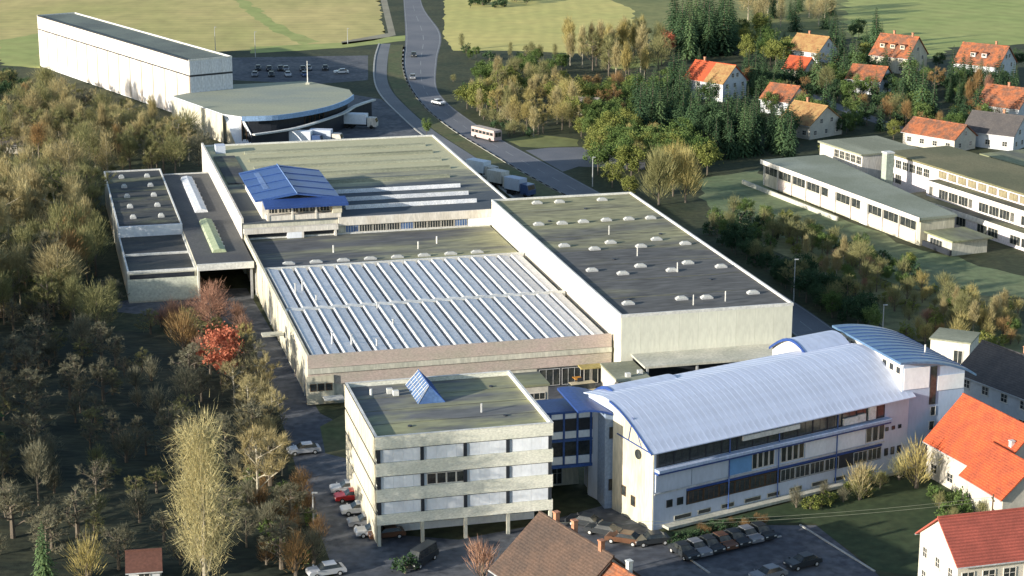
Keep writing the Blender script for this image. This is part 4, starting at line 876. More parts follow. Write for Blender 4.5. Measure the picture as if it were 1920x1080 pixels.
for k in range(4):
    car(at(478 + k * 31, 143), 94 + k * 3, ('grey', 'dark', 'silver', 'blue')[k % 4], ORD_[k] + ' car from left in the nearer row of the shaded parking', 'cars in the nearer parking row')
car(at(1085, 742), 20, 'cream', 'ochre van in the yard between the sawtooth hall and the arched office', None, True, 'van')
car(at(790, 1056), 60, 'dark', 'dark van at the bottom beside the brown roofed house', None, True, 'van')
for k in range(7):
    car(at(1282 + k * 24, 1042 - k * 6.2), 118, ('dark', 'grey', 'dark', 'brown', 'dark', 'grey', 'dark')[k], ORD_[k] + ' dark car from left in the row below the arched office', 'dark cars parked below the arched office')
def truck(p, yaw, label, box_m, cab_m, L=9.0, name='truck', group=None):
    o = thing(name, label, 'truck', (p.x, p.y, .02), R(yaw), group)
    MB().box(-L / 2, L / 2 - 2.6, -1.25, 1.25, 1.15, 3.7).build('cargo_box', box_m, o)
    cb = MB().ext_y([(L / 2 - 2.3, .6), (L / 2, .6), (L / 2, 1.6), (L / 2 - .35, 2.75), (L / 2 - 2.3, 2.85)], -1.2, 1.2).build('cab', cab_m, o)
    MB().add([(L / 2 + .01, -1.05, 1.7), (L / 2 + .01, 1.05, 1.7), (L / 2 - .3, 1.05, 2.6), (L / 2 - .3, -1.05, 2.6)], [(0, 1, 2, 3)]).build('windscreen', M_GLASS, cb)
    MB().box(-L / 2, L / 2 - .2, -.5, .5, .7, 1.1).build('chassis', M_RUBBER, o)
    for x in (-L * .34, -L * .2, L * .36):
        for y in (-1.05, 1.05): MB().tube((x, y - .15, .5), (x, y + .15, .5), .5, n=12).build('wheel', M_RUBBER, o)
    return o
truck(at(675, 240), -10, 'white box truck with its cab to the right in the dispatch yard', M_PANEL, M_WHITE, 9)
truck(at(574, 274), -8, 'pale truck behind the ribbed shed, left of the pair', M_PANEL, MATS['paint_blue'], 8)
truck(at(612, 271), -8, 'blue grey truck behind the ribbed shed, right of the pair', M_BLUEW, M_WHITE, 8)
truck(at(905, 332), -42, 'white container truck farthest along the lane beside the ribbed shed', M_PANEL, M_WHITE, 8)
truck(at(942, 352), -44, 'white truck beside the corner of the ribbed shed', M_WHITE, M_WHITE, 7)
truck(at(975, 366), -44, 'blue truck behind the tall main hall', M_BLUEW, MATS['paint_blue'], 7)
bus = thing('bus', 'white and pink bus standing at the roadside near the junction', 'bus', at(912, 262), R(-52))
MB().box(-4.6, 4.6, -1.2, 1.2, .5, 2.8).build('body', pm('pale_pink_paint', (.52, .40, .38)), bus); MB().box(-4.5, 4.5, -1.15, 1.15, 2.8, 2.95).build('roof', M_PINK, bus)
for k in range(6):
    for y, an in ((-1.2, FR),): window(bus, (-4.4 + k * 1.48, y, 1.55), an, 1.3, .85, 1, 1, M_PINK)
window(bus, (4.6, -1.0, 1.3), RT, 2.0, 1.2, 2, 1, M_PINK)
for x in (-2.9, 2.9):
    for y in (-1.1, 1.1): MB().tube((x, y - .15, .5), (x, y + .15, .5), .5, n=12).build('wheel', M_RUBBER, bus)
# forklift in the rear yard
fk = thing('forklift', 'orange yellow forklift by the dark loading bay', 'forklift', at(1083, 736), R(-70))
fy = pm('forklift_paint', (.5, .22, .03), rough=.5)
MB().box(-1.0, .9, -.6, .6, .35, 1.1).build('body', fy, fk); MB().box(-1.0, -.4, -.55, .55, 1.1, 1.4).build('counterweight', fy, fk)
for x in (-.6, .7):
    for y in (-.55, .55): MB().tube((x, y, 1.1), (x, y, 2.2), .05, n=5).build('post', M_TRIM, fk); MB().tube((x, y - .15, .32), (x, y + .15, .32), .32, n=10).build('wheel', M_RUBBER, fk)
MB().box(-.7, .8, -.6, .6, 2.2, 2.28).build('roof', fy, fk); MB().box(1.0, 1.1, -.45, .45, .1, 2.6).build('mast', M_TRIM, fk)
for y in (-.3, .3): MB().box(1.1, 2.1, y - .06, y + .06, .12, .2).build('fork', M_POST, fk)
# posts, lamps, wires
def lamp(p, h, label, arm=0):
    o = thing('street_lamp', label, 'street lamp', p)
    MB().tube((0, 0, 0), (0, 0, h), .13, .07, 6).build('post', M_POST, o)
    MB().box(-.1, .6, -.12, .12, h, h + .12).build('lamp_head', M_POST, o); return o
lamp(at(1488, 566), 7.5, 'grey street lamp beside the far corner of the tall hall')
lamp(at(1654, 640), 6, 'street lamp behind the steel blue tower roof')
lamp(at(588, 990), 4.5, 'lamp post in the yard left of the office block')
lamp(at(480, 742), 4.5, 'lamp post on the yard lane along the sawtooth hall')
lamp(at(1111, 350), 6.5, 'street lamp beside the road behind the main hall')
lamp(at(404, 98), 8, 'lamp post at the rear corner of the high warehouse'); lamp(at(479, 108), 8, 'lamp post at the left end of the far parking area')
lamp(at(652, 82), 5, 'white post on the lane at the field edge')
M_WIRE = pm('wire', (.26, .27, .20), fine=0)
ends = [at(1008, 984, 8.0), at(1862, 936, 8.0)]
for e_, lab in zip(ends, ('timber wire pole behind the dark brown roofed house', 'timber wire pole in the garden of the orange roofed farmhouse')):
    o = thing('wire_pole', lab, 'pole', (e_.x, e_.y, 0))
    MB().tube((0, 0, 0), (0, 0, 8.6), .13, .08, 6).build('post', M_TIMBER, o); MB().box(-.06, .06, -.6, .6, 7.9, 8.03).build('cross_arm', M_TIMBER, o)
for k, lab in enumerate(('farther of two overhead wires above the front lawn', 'nearer of two overhead wires above the front lawn')):
    m = MB(); o_ = Vector((0, .5 - k, .08)); pv = None
    for i in range(25):
        t = i / 24; p = ends[0].lerp(ends[1], t) + o_; p.z -= .9 * 4 * t * (1 - t)
        if pv is not None: m.tube(pv, p, .018, n=4)
        pv = p
    tag(m.build('overhead_wire', M_WIRE), lab, 'wire')
# ------------------------------------------------------------------ trees
def tri(m, p, d, l, w_, rg):
    s_ = d.cross(Vector((rg.uniform(-1, 1), rg.uniform(-1, 1), rg.uniform(-.3, .3))))
    if s_.length < 1e-4: s_ = Vector((1, 0, 0))
    s_ = s_.normalized() * w_ * .5
    m.add([p - s_, p + s_, p + d * l], [(0, 1, 2)])
def quad(m, p, sz, rg, flat=0.0):
    a = Vector((rg.gauss(0, 1), rg.gauss(0, 1), rg.gauss(0, 1) * (1 - flat))).normalized()
    b = a.cross(Vector((rg.gauss(0, 1), rg.gauss(0, 1), rg.gauss(0, 1)))).normalized()
    a *= sz * rg.uniform(.6, 1.2); b *= sz * rg.uniform(.4, .8)
    m.add([p - a, p - b, p + a, p + b], [(0, 1, 2, 3)])
def limbs(m, rg, h0, h1, n, rad, up, r0):
    """limbs from the trunk; returns points along them"""
    pts = []
    for i in range(n):
        z = h0 + (h1 - h0) * (i + rg.random() * .6) / n; a = i * 2.4 + rg.uniform(-.5, .5)
        l = rad * rg.uniform(.7, 1.1) * (1 - .45 * (z - h0) / max(.1, h1 - h0)); p = Vector((0, 0, z)); d = Vector((math.cos(a), math.sin(a), up * rg.uniform(.6, 1.3))).normalized()
        r = r0 * (1 - .6 * i / n)
        for k in range(3):
            q = p + d * (l / 3); m.tube(p, q, r, r * .62, 4); r *= .62
            pts.append((q, d.copy())); 
            if k < 2:
                d2 = (d + Vector((rg.uniform(-.7, .7), rg.uniform(-.7, .7), rg.uniform(.1, .7)))).normalized()
                e = q + d2 * l * .38; m.tube(q, e, r * .7, r * .25, 3); pts.append((e, d2))
            d = (d + Vector((rg.uniform(-.25, .25), rg.uniform(-.25, .25), rg.uniform(0, .35)))).normalized(); p = q
    return pts
def mk_bare(seed, H_=10, rad=3.2, n=1700, tl=1.1, tw=.075, up=.9, h0=.3, asc=.6):
    rg = random.Random(seed); t = MB(); t.tube((0, 0, -.2), (0, 0, H_ * .45), .2, .13, 6).tube((0, 0, H_ * .45), (rg.uniform(-.3, .3), rg.uniform(-.3, .3), H_ * .93), .13, .03, 5)
    pts = limbs(t, rg, H_ * h0, H_ * .8, 11, rad, up, .09); pts += [(Vector((0, 0, H_ * f)), Vector((0, 0, 1))) for f in (.7, .8, .88, .95)]
    c = MB()
    for i in range(n):
        p, d = pts[rg.randrange(len(pts))]
        o = Vector((rg.gauss(0, .62), rg.gauss(0, .62), rg.gauss(.15, .6))) * (rad / 3.2)
        dd = (d * .7 + o.normalized() * .7 + Vector((0, 0, asc))).normalized()
        tri(c, p + o * .85, dd, tl * rg.uniform(.6, 1.3), tw, rg)
    return t, c
def mk_branchy(seed, H_=10, spread=.75, up=.25, tw=9, boughs=7, low=.22):
    rg = random.Random(seed); t = MB(); c = MB()
    t.tube((0, 0, -.2), (0, 0, H_ * .5), .24, .15, 6).tube((0, 0, H_ * .5), (rg.uniform(-.3, .3), rg.uniform(-.3, .3), H_ * .8), .15, .05, 5)
    def grow(p, d, l, r, lev):
        q = p + d * l; t.tube(p, q, r, r * .6, 4 if lev < 1 else 3)
        if lev >= 1:
            for i in range(tw if lev == 2 else tw // 2):
                o = Vector((rg.gauss(0, 1), rg.gauss(0, 1), rg.gauss(.3, .9))).normalized()
                tri(c, p.lerp(q, rg.uniform(.2, 1.05)), (d * .8 + o * .8 + Vector((0, 0, up))).normalized(), H_ * rg.uniform(.05, .105), .06, rg)
        if lev == 2: return
        for k in range(4):
            nd = (d * .8 + Vector((rg.gauss(0, spread), rg.gauss(0, spread), rg.gauss(up, .4)))).normalized()
            grow(p.lerp(q, rg.uniform(.4, 1.0)), nd, l * rg.uniform(.5, .78), r * .5, lev + 1)
    for i in range(boughs):
        z = H_ * (low + (.74 - low) * (i + rg.random() * .5) / boughs); a = i * 2.4 + rg.uniform(-.5, .5)
        grow(Vector((0, 0, z)), Vector((math.cos(a), math.sin(a), .55 + up * 1.6 * rg.random())).normalized(), H_ * rg.uniform(.2, .32) * (1.15 - .5 * i / boughs), .085, 0)
    grow(Vector((0, 0, H_ * .74)), Vector((0, 0, 1)), H_ * .15, .06, 1)
    return t, c
def mk_leafy(seed, H_=7, rad=3.0, n=2800, sz=.19, h0=.25, ncl=34, squash=.9):
    rg = random.Random(seed); t = MB(); t.tube((0, 0, -.2), (0, 0, H_ * .7), .17, .05, 6)
    limbs(t, rg, H_ * h0, H_ * .7, 7, rad * .8, .9, .07); c = MB(); cl = []
    cz = H_ * (h0 + 1) / 2; rz_ = H_ * (1 - h0) / 2
    for i in range(ncl):
        v = Vector((rg.gauss(0, 1), rg.gauss(0, 1), rg.gauss(0, 1))).normalized() * rg.uniform(.45, .95)
        cl.append((Vector((v.x * rad, v.y * rad, cz + v.z * rz_)), rg.uniform(.5, 1.0) * rad * .32))
    for i in range(n):
        p, r = cl[rg.randrange(ncl)]; v = Vector((rg.gauss(0, .55), rg.gauss(0, .55), rg.gauss(0, .55) * squash)) * r
        quad(c, p + v, sz, rg)
    return t, c
def mk_conifer(seed, H_=12, rad=2.9, lv=22, br=12):
    rg = random.Random(seed); t = MB(); t.tube((0, 0, -.2), (0, 0, H_ * .97), .2, .02, 6); c = MB()
    for i in range(lv):
        f = i / (lv - 1); z = H_ * (.09 + .89 * f); r = rad * (1 - f) ** .85 * rg.uniform(.82, 1.1) + .12
        nb_ = max(4, int(br * (1 - f * .6)))
        for k in range(nb_):
            a = k * 2 * math.pi / nb_ + i * 1.1 + rg.uniform(-.25, .25); l = r * rg.uniform(.75, 1.12); d = Vector((math.cos(a), math.sin(a), -.32 + f * .5)).normalized()
            s_ = Vector((-math.sin(a), math.cos(a), 0)); m_ = 4 if l > 1 else 2
            for j in range(m_):
                t0, t1 = (j + .0) / m_ * l, (j + 1.25) / m_ * l; ww = .42 * (1 - j / m_ * .6) * min(1.2, .45 + l * .4)
                p0 = Vector((0, 0, z)) + d * t0; p1 = Vector((0, 0, z)) + d * t1 + Vector((0, 0, -.12 * j))
                tilt = Vector((0, 0, rg.uniform(-.25, .1)))
                c.add([p0, p0.lerp(p1, .5) + s_ * ww + tilt, p1, p0.lerp(p1, .5) - s_ * ww + tilt], [(0, 1, 2), (0, 2, 3)])
    return t, c
def mk_birch(seed, H_=19, rad=4.4, n=10000):
    rg = random.Random(seed); t = MB(); t.tube((0, 0, -.3), (.2, .1, H_ * .5), .3, .17, 7).tube((.2, .1, H_ * .5), (0, 0, H_ * .96), .17, .03, 5)
    pts = limbs(t, rg, H_ * .07, H_ * .88, 30, rad, 1.5, .085); c = MB()
    for i in range(n):
        p, d = pts[rg.randrange(len(pts))]
        o = Vector((rg.gauss(0, .7), rg.gauss(0, .7), rg.gauss(0, .8)))
        dd = (d * .5 + o.normalized() * .5 + Vector((0, 0, rg.choice((.9, .4, -.7))))).normalized()
        tri(c, p + o, dd, rg.uniform(.5, 1.3), .05, rg)
    return t, c
LM = {
    'tan': leaf_mat('tan_twigs', (.30, .25, .13), (.44, .385, .20)),
    'olive': leaf_mat('olive_twigs', (.16, .165, .075), (.32, .305, .14)),
    'rust': leaf_mat('rusty_twigs', (.25, .15, .07), (.36, .25, .11)),
    'grey': leaf_mat('grey_twigs', (.10, .10, .07), (.24, .23, .155)),
    'gold': leaf_mat('golden_twigs', (.33, .27, .10), (.46, .40, .17)),
    'pink': leaf_mat('pinkish_twigs', (.32, .17, .12), (.42, .26, .18)),
    'red': leaf_mat('red_leaves', (.42, .12, .07), (.52, .20, .12)),
    'green': leaf_mat('green_leaves', (.07, .12, .035), (.17, .23, .075)),
    'lime': leaf_mat('yellow_green_leaves', (.16, .19, .05), (.26, .27, .08)),
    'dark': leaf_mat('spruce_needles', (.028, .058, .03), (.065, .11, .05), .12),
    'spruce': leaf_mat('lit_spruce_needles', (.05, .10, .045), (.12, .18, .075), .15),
    'brown': leaf_mat('brown_leaves', (.15, .09, .045), (.26, .17, .08)),
    'birch': leaf_mat('birch_twigs', (.34, .29, .14), (.50, .45, .24)),
}
_TV = {}
def variants(kind):
    if kind not in _TV:
        mk = {'bare': lambda s_: mk_branchy(s_, 10, .7, (.3, .25, .45)[s_ % 3], 24) if s_ % 5 in (0, 3) else mk_bare(s_, 10, (3.4, 2.6, 3.0, 2.2, 3.8)[s_ % 5], (2300, 1500, 2000, 1300, 2600)[s_ % 5], 1.0, .065, (.8, 1.3, 1.0, 1.7, .6)[s_ % 5], (.25, .12, .3, .1, .25)[s_ % 5], (.6, 1.1, .8, 1.2, .4)[s_ % 5]), 'slim': lambda s_: mk_bare(s_, 10, 2.0, 1700, 1.2, .07, 1.6, .25, 1.1), 'fruit': lambda s_: mk_branchy(s_, 5.5, .9, .12, (11, 16, 13)[s_ % 3], 8, .14),
              'leafy': lambda s_: mk_leafy(s_), 'bush': lambda s_: mk_leafy(s_, 2.2, 1.5, 420, .17, .02, 16), 'twigbush': lambda s_: mk_bare(s_, 3.0, 1.7, 650, .8, .05, 1.0, .05, .8),
              'conifer': lambda s_: mk_conifer(s_), 'birch': lambda s_: mk_birch(s_), 'willow': lambda s_: mk_bare(s_, 9, 3.6, 3000, 1.5, .07, 1.0, .1, .9)}[kind]
        n_ = 1 if kind == 'birch' else 5 if kind in ('bare', 'fruit', 'conifer', 'leafy') else 3
        _TV[kind] = [mk(sum(map(ord, kind)) * 10 + i) for i in range(n_)]
    return _TV[kind]
_TM = {}
TR = random.Random(11)
NOUN = {'bare': ('bare_tree', 'tree'), 'slim': ('slender_tree', 'tree'), 'fruit': ('orchard_tree', 'tree'), 'leafy': ('leafy_tree', 'tree'), 'bush': ('leafy_bush', 'bush'), 'twigbush': ('twiggy_bush', 'bush'),
        'conifer': ('conifer', 'conifer'), 'birch': ('birch_tree', 'tree'), 'willow': ('willow_tree', 'tree')}
HT = {'bare': 10, 'slim': 10, 'fruit': 5.5, 'leafy': 7, 'bush': 2.2, 'twigbush': 3.0, 'conifer': 12, 'birch': 19, 'willow': 9}
def tree(p, kind, colour, h, label, group=None, wide=1.0):
    i = TR.randrange(len(variants(kind))); k = (kind, i, colour)
    if k not in _TM:
        t, c = variants(kind)[i]
        _TM[k] = (t.mesh('trunk', M_BIRCHB if kind == 'birch' or colour == 'tan' else M_BARK), c.mesh('crown', LM[colour]))
    nm, cat = NOUN[kind]; s_ = h / HT[kind]
    o = thing(nm, label, cat, (p.x, p.y, 0), TR.uniform(0, 6.28), group); o.scale = (s_ * wide, s_ * wide, s_)
    put('trunk' if kind not in ('bush', 'twigbush') else 'stem', _TM[k][0], o); put('crown', _TM[k][1], o)
    return o
def inside(x, y, poly):
    r = False; n = len(poly)
    for i in range(n):
        (x0, y0), (x1, y1) = poly[i], poly[(i + 1) % n]
        if (y0 > y) != (y1 > y) and x < (x1 - x0) * (y - y0) / (y1 - y0) + x0: r = not r
    return r
ORD = ('first', 'second', 'third', 'fourth', 'fifth', 'sixth', 'seventh', 'eighth', 'ninth', 'tenth', 'eleventh', 'twelfth', 'thirteenth', 'fourteenth', 'fifteenth', 'sixteenth', 'seventeenth', 'eighteenth', 'nineteenth', 'twentieth')
ADJ = {'tan': 'tan', 'olive': 'olive', 'rust': 'rusty', 'grey': 'grey', 'gold': 'golden', 'pink': 'pinkish', 'red': 'red', 'green': 'green', 'lime': 'yellowish', 'dark': 'dark', 'spruce': 'lit', 'brown': 'brown', 'birch': 'pale'}
WORD = {'bare': 'bare tree', 'slim': 'slender tree', 'fruit': 'fruit tree', 'leafy': 'leafy tree', 'bush': 'bush', 'twigbush': 'twiggy bush', 'conifer': 'conifer', 'birch': 'birch', 'willow': 'willow'}
_rt = at(415, 735); HOUSES.append((_rt.x, _rt.y, 4.6)); _rt = at(395, 790); HOUSES.append((_rt.x, _rt.y, 3.5)); _rt = at(425, 770); HOUSES.append((_rt.x, _rt.y, 3))
def wood(poly, n, gap, mix, label, group, seed, wide=1.0):
    """n trees spread over a patch of ground at least gap metres apart; mix = (kind, colour, lowest, highest, weight)"""
    made = []
    rg = random.Random(seed); g = [at(*q).xy for q in poly]; g = [(q.x, q.y) for q in g]
    x0, x1, y0, y1 = min(q[0] for q in g), max(q[0] for q in g), min(q[1] for q in g), max(q[1] for q in g); done = []
    for _ in range(n * 60):
        if len(done) >= n: break
        x, y = rg.uniform(x0, x1), rg.uniform(y0, y1)
        if not inside(x, y, g) or any((x - a) ** 2 + (y - b) ** 2 < gap * gap for a, b in done) or any((x - a) ** 2 + (y - b) ** 2 < r_ * r_ for a, b, r_ in HOUSES): continue
        done.append((x, y)); r = rg.random() * sum(m[4] for m in mix)
        for m in mix:
            r -= m[4]
            if r <= 0: break
        o = tree(Vector((x, y, 0)), m[0], m[1], rg.uniform(m[2], m[3]), '', group, wide * rg.uniform(.85, 1.2))
        made.append((o, ADJ[m[1]] + ' ' + WORD[m[0]]))
    made.sort(key=lambda q: q[0].location.y)
    nr_ = max(1, round(len(made) / 9)); per = math.ceil(len(made) / nr_)
    for k in range(nr_):
        row = sorted(made[k * per:(k + 1) * per], key=lambda q: q[0].location.x / q[0].location.y)
        rn = ('' if nr_ == 1 else 'in front row of ' if k == 0 else 'in back row of ' if k == nr_ - 1 else 'in %s row of ' % ORD[k])
        for i, (o, w_) in enumerate(row):
            pos = 'leftmost' if i == 0 else 'rightmost' if i == len(row) - 1 else ORD[i] + ' from left'
            o['label'] = '%s, %s %s%s' % (w_, pos, rn or 'in ', label)
wood([(60, 192), (170, 212), (300, 265), (392, 296), (380, 330), (180, 335), (0, 300), (0, 245)], 105, 2.9, (('bare', 'olive', 6, 11, 4), ('bare', 'tan', 6.5, 10.5, 3), ('bare', 'grey', 6, 9, 1.5), ('slim', 'tan', 8, 11, 1), ('bare', 'rust', 7, 9, .4)), 'the wood below the warehouse', 'trees in the wood below the warehouse', 1)
wood([(-40, 170), (60, 178), (75, 225), (0, 262), (-40, 262)], 18, 3.4, (('leafy', 'dark', 6, 9, 2), ('bare', 'olive', 7, 9, 1)), 'the dark left edge trees', 'dark trees at the left edge', 2)
wood([(-60, 360), (60, 350), (150, 350), (185, 420), (190, 520), (120, 590), (-60, 600)], 100, 3.0, (('bare', 'olive', 7, 14, 3), ('bare', 'tan', 8, 13, 3), ('slim', 'tan', 9, 13, 1.5), ('bare', 'grey', 7, 11, 1), ('leafy', 'lime', 8, 11, 1), ('bare', 'rust', 8, 11, .5)), 'the wood left of the annex', 'trees in the wood left of the annex', 3)
wood([(-420, 420), (-80, 420), (-80, 1000), (-420, 1000)], 60, 5.2, (('bare', 'olive', 11, 15, 1), ('leafy', 'dark', 10, 14, 1)), 'the wood beyond the left edge', 'trees beyond the left edge', 4)
wood([(0, 620), (200, 640), (230, 600), (210, 570), (120, 570), (0, 590)], 20, 3.2, (('bare', 'olive', 6, 9, 1), ('fruit', 'grey', 4, 6, 1)), "the wood's front edge", 'trees at the front edge of the wood', 5)
wood([(-20, 690), (120, 660), (360, 690), (470, 720), (520, 850), (560, 960), (600, 1075), (300, 1085), (-20, 1085)], 110, 2.6, (('fruit', 'grey', 3.5, 7.5, 5), ('bare', 'grey', 5, 8.5, 2), ('fruit', 'olive', 3.5, 6, 2), ('twigbush', 'grey', 2, 4, 3), ('twigbush', 'olive', 2, 3.4, 1)), 'the dark orchard', 'bare trees in the dark orchard', 6)
wood([(440, 740), (500, 740), (535, 830), (530, 900), (470, 860)], 14, 2.2, (('twigbush', 'tan', 3, 5, 1), ('bare', 'tan', 5, 7.5, 1)), 'the yard edge shrubs', 'tan shrubs along the yard edge', 7)
wood([(470, 900), (560, 900), (610, 1060), (500, 1075)], 20, 2.2, (('twigbush', 'brown', 2, 3, 2), ('bush', 'green', 1.5, 2.5, 1)), 'the lower yard shrubs', 'shrubs beside the lower yard', 8)
wood([(270, 600), (460, 600), (465, 690), (300, 660)], 22, 2.4, (('twigbush', 'pink', 2.5, 4, 2), ('twigbush', 'brown', 2.5, 4, 1), ('fruit', 'olive', 4, 6, 1)), 'the shrubs before the annexes', 'pinkish shrubs in front of the annexes', 9)
tree(at(385, 1110), 'birch', 'birch', 20.5, 'tall pale tan birch at the bottom, the largest tree in view')
tree(at(485, 955), 'bare', 'tan', 11, 'bushy tan tree right of the tall birch by the parked silver car')
tree(at(415, 722), 'leafy', 'red', 9.5, 'bright red leaved tree at the corner of the sawtooth hall yard', None, .9)
tree(at(398, 630), 'bare', 'pink', 8.5, 'pinkish bare tree in front of the dark open carport annex', None, 1.05)
tree(at(345, 660), 'twigbush', 'rust', 5.5, 'rust coloured spreading bush left of the red tree')
tree(at(455, 690), 'bare', 'gold', 7, 'golden bare tree just right of the red tree')
tree(at(440, 760), 'bare', 'tan', 7, 'tan bare tree below the red tree at the lane edge')
tree(at(85, 1100), 'conifer', 'spruce', 8, 'small conifer with pale lit branches in the bottom left corner')
tree(at(165, 1095), 'twigbush', 'gold', 4.5, 'golden yellow bush near the little red roofed hut')
tree(at(555, 1080), 'twigbush', 'rust', 4, 'rust yellow bush by the yard at the bottom')
tree(at(800, 258), 'leafy', 'green', 5, 'small green tree at the rear right corner of the ribbed shed', None, .6)
# right of the road
wood([(868, 205), (940, 155), (1060, 165), (1085, 235), (1010, 262), (920, 225)], 62, 2.5, (('slim', 'tan', 7, 11, 4), ('bare', 'olive', 6, 10, 2), ('bare', 'gold', 6, 9, 2), ('leafy', 'lime', 5, 8, 2), ('leafy', 'green', 5, 8, 2)), 'the roadside grove', 'slender tan trees in the roadside grove', 10)
wood([(880, 150), (980, 125), (1060, 130), (1000, 160), (900, 175)], 14, 3.4, (('leafy', 'green', 5, 7, 1), ('bare', 'olive', 5, 7, 1)), 'the rear of the grove', 'trees at the far side of the grove', 11)
wood([(1060, 105), (1230, 85), (1260, 130), (1200, 165), (1075, 150)], 34, 3.6, (('slim', 'tan', 9, 13, 3), ('bare', 'olive', 9, 12, 2), ('slim', 'gold', 9, 12, 1)), 'the meadow edge trees', 'bare trees along the meadow edge', 12)
tree(at(1248, 108), 'leafy', 'red', 8.5, 'rust red leaved tree at the edge of the conifers above the hamlet', None, .8)
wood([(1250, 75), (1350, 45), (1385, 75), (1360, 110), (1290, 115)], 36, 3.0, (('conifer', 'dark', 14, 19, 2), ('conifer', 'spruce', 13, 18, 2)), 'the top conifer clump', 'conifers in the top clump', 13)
wood([(1385, 70), (1470, 60), (1480, 130), (1400, 125)], 20, 3.4, (('leafy', 'lime', 6, 8, 1), ('leafy', 'green', 6, 9, 1), ('conifer', 'dark', 8, 11, 1)), 'the green trees above the hamlet', 'green trees above the hamlet', 14)
wood([(1400, 15), (1560, 20), (1560, 62), (1400, 62)], 18, 5, (('bare', 'tan', 8, 11, 1), ('conifer', 'dark', 9, 14, 1)), 'the far field edge trees', 'trees on the far field edge', 15)
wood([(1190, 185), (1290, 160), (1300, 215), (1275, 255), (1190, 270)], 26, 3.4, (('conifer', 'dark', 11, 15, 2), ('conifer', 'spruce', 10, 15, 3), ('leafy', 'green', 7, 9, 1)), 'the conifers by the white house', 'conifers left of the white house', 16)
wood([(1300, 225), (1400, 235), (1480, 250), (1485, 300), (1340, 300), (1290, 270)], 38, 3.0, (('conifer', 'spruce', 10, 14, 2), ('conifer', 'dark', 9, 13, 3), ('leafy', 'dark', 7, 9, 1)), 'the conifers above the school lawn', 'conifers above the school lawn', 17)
wood([(1110, 260), (1190, 265), (1290, 290), (1330, 330), (1190, 340), (1120, 330)], 36, 3.0, (('leafy', 'green', 6, 8.5, 3), ('leafy', 'lime', 5.5, 8, 3), ('bare', 'gold', 6, 8, 1)), 'the thicket behind the main hall', 'green trees in the thicket', 18)
wood([(1080, 180), (1190, 165), (1190, 240), (1090, 240)], 28, 3.2, (('leafy', 'green', 5, 7, 2), ('bare', 'rust', 5, 8, 1), ('leafy', 'lime', 5, 7, 1)), 'the garden around the shed', 'garden trees around the shed', 19)
for a, b, h, l in ((1235, 385, 8.5, 'yellow green willow behind the far right corner of the main hall'), (1285, 380, 8, 'yellow willow right of the first one at the main hall corner'), (1262, 368, 8, 'golden willow standing behind the two at the main hall corner')): tree(at(a, b), 'willow', 'gold' if a != 1235 else 'olive', h * 1.3, l)
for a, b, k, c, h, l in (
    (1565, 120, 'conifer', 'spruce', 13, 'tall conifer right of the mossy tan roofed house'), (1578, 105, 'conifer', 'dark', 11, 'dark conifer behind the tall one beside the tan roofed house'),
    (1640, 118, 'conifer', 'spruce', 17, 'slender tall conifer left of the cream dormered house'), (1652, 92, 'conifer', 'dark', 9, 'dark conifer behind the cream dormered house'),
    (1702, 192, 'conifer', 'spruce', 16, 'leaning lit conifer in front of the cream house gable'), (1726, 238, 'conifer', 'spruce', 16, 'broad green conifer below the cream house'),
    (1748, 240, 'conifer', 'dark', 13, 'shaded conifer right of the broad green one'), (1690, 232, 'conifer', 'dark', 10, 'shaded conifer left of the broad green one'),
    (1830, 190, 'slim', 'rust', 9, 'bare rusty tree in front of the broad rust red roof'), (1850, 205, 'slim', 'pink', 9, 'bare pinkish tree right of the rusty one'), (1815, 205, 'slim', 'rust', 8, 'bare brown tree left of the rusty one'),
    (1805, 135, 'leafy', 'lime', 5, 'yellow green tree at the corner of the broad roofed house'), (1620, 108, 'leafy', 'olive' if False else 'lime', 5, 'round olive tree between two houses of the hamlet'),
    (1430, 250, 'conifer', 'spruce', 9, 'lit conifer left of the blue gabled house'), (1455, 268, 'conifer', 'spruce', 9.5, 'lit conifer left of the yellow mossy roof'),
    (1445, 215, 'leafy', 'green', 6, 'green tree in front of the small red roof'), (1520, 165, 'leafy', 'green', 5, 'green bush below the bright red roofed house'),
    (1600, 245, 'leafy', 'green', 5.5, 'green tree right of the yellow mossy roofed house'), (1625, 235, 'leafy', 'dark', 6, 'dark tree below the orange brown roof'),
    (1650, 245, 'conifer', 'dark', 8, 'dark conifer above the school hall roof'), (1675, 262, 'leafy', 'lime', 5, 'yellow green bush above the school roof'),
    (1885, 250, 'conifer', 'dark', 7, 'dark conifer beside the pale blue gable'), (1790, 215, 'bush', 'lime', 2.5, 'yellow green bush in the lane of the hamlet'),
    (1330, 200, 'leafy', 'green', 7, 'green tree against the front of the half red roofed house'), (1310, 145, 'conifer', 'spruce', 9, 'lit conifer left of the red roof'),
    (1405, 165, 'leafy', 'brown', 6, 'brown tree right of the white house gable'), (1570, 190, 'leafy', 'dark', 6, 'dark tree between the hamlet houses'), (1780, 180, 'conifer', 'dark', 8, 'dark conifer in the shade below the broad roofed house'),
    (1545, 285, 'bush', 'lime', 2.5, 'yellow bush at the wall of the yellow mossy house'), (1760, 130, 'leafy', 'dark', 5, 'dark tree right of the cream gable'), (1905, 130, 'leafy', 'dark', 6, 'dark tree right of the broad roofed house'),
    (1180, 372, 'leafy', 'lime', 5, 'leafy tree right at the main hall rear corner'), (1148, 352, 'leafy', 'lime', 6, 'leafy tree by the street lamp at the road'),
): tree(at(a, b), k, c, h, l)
wood([(1325, 400), (1440, 430), (1470, 445), (1440, 480), (1340, 430)], 16, 2.3, (('bush', 'green', 1.5, 2.6, 2), ('twigbush', 'olive', 2, 3, 1)), 'the bank below the school lawn', 'bushes on the bank below the lawn', 20)
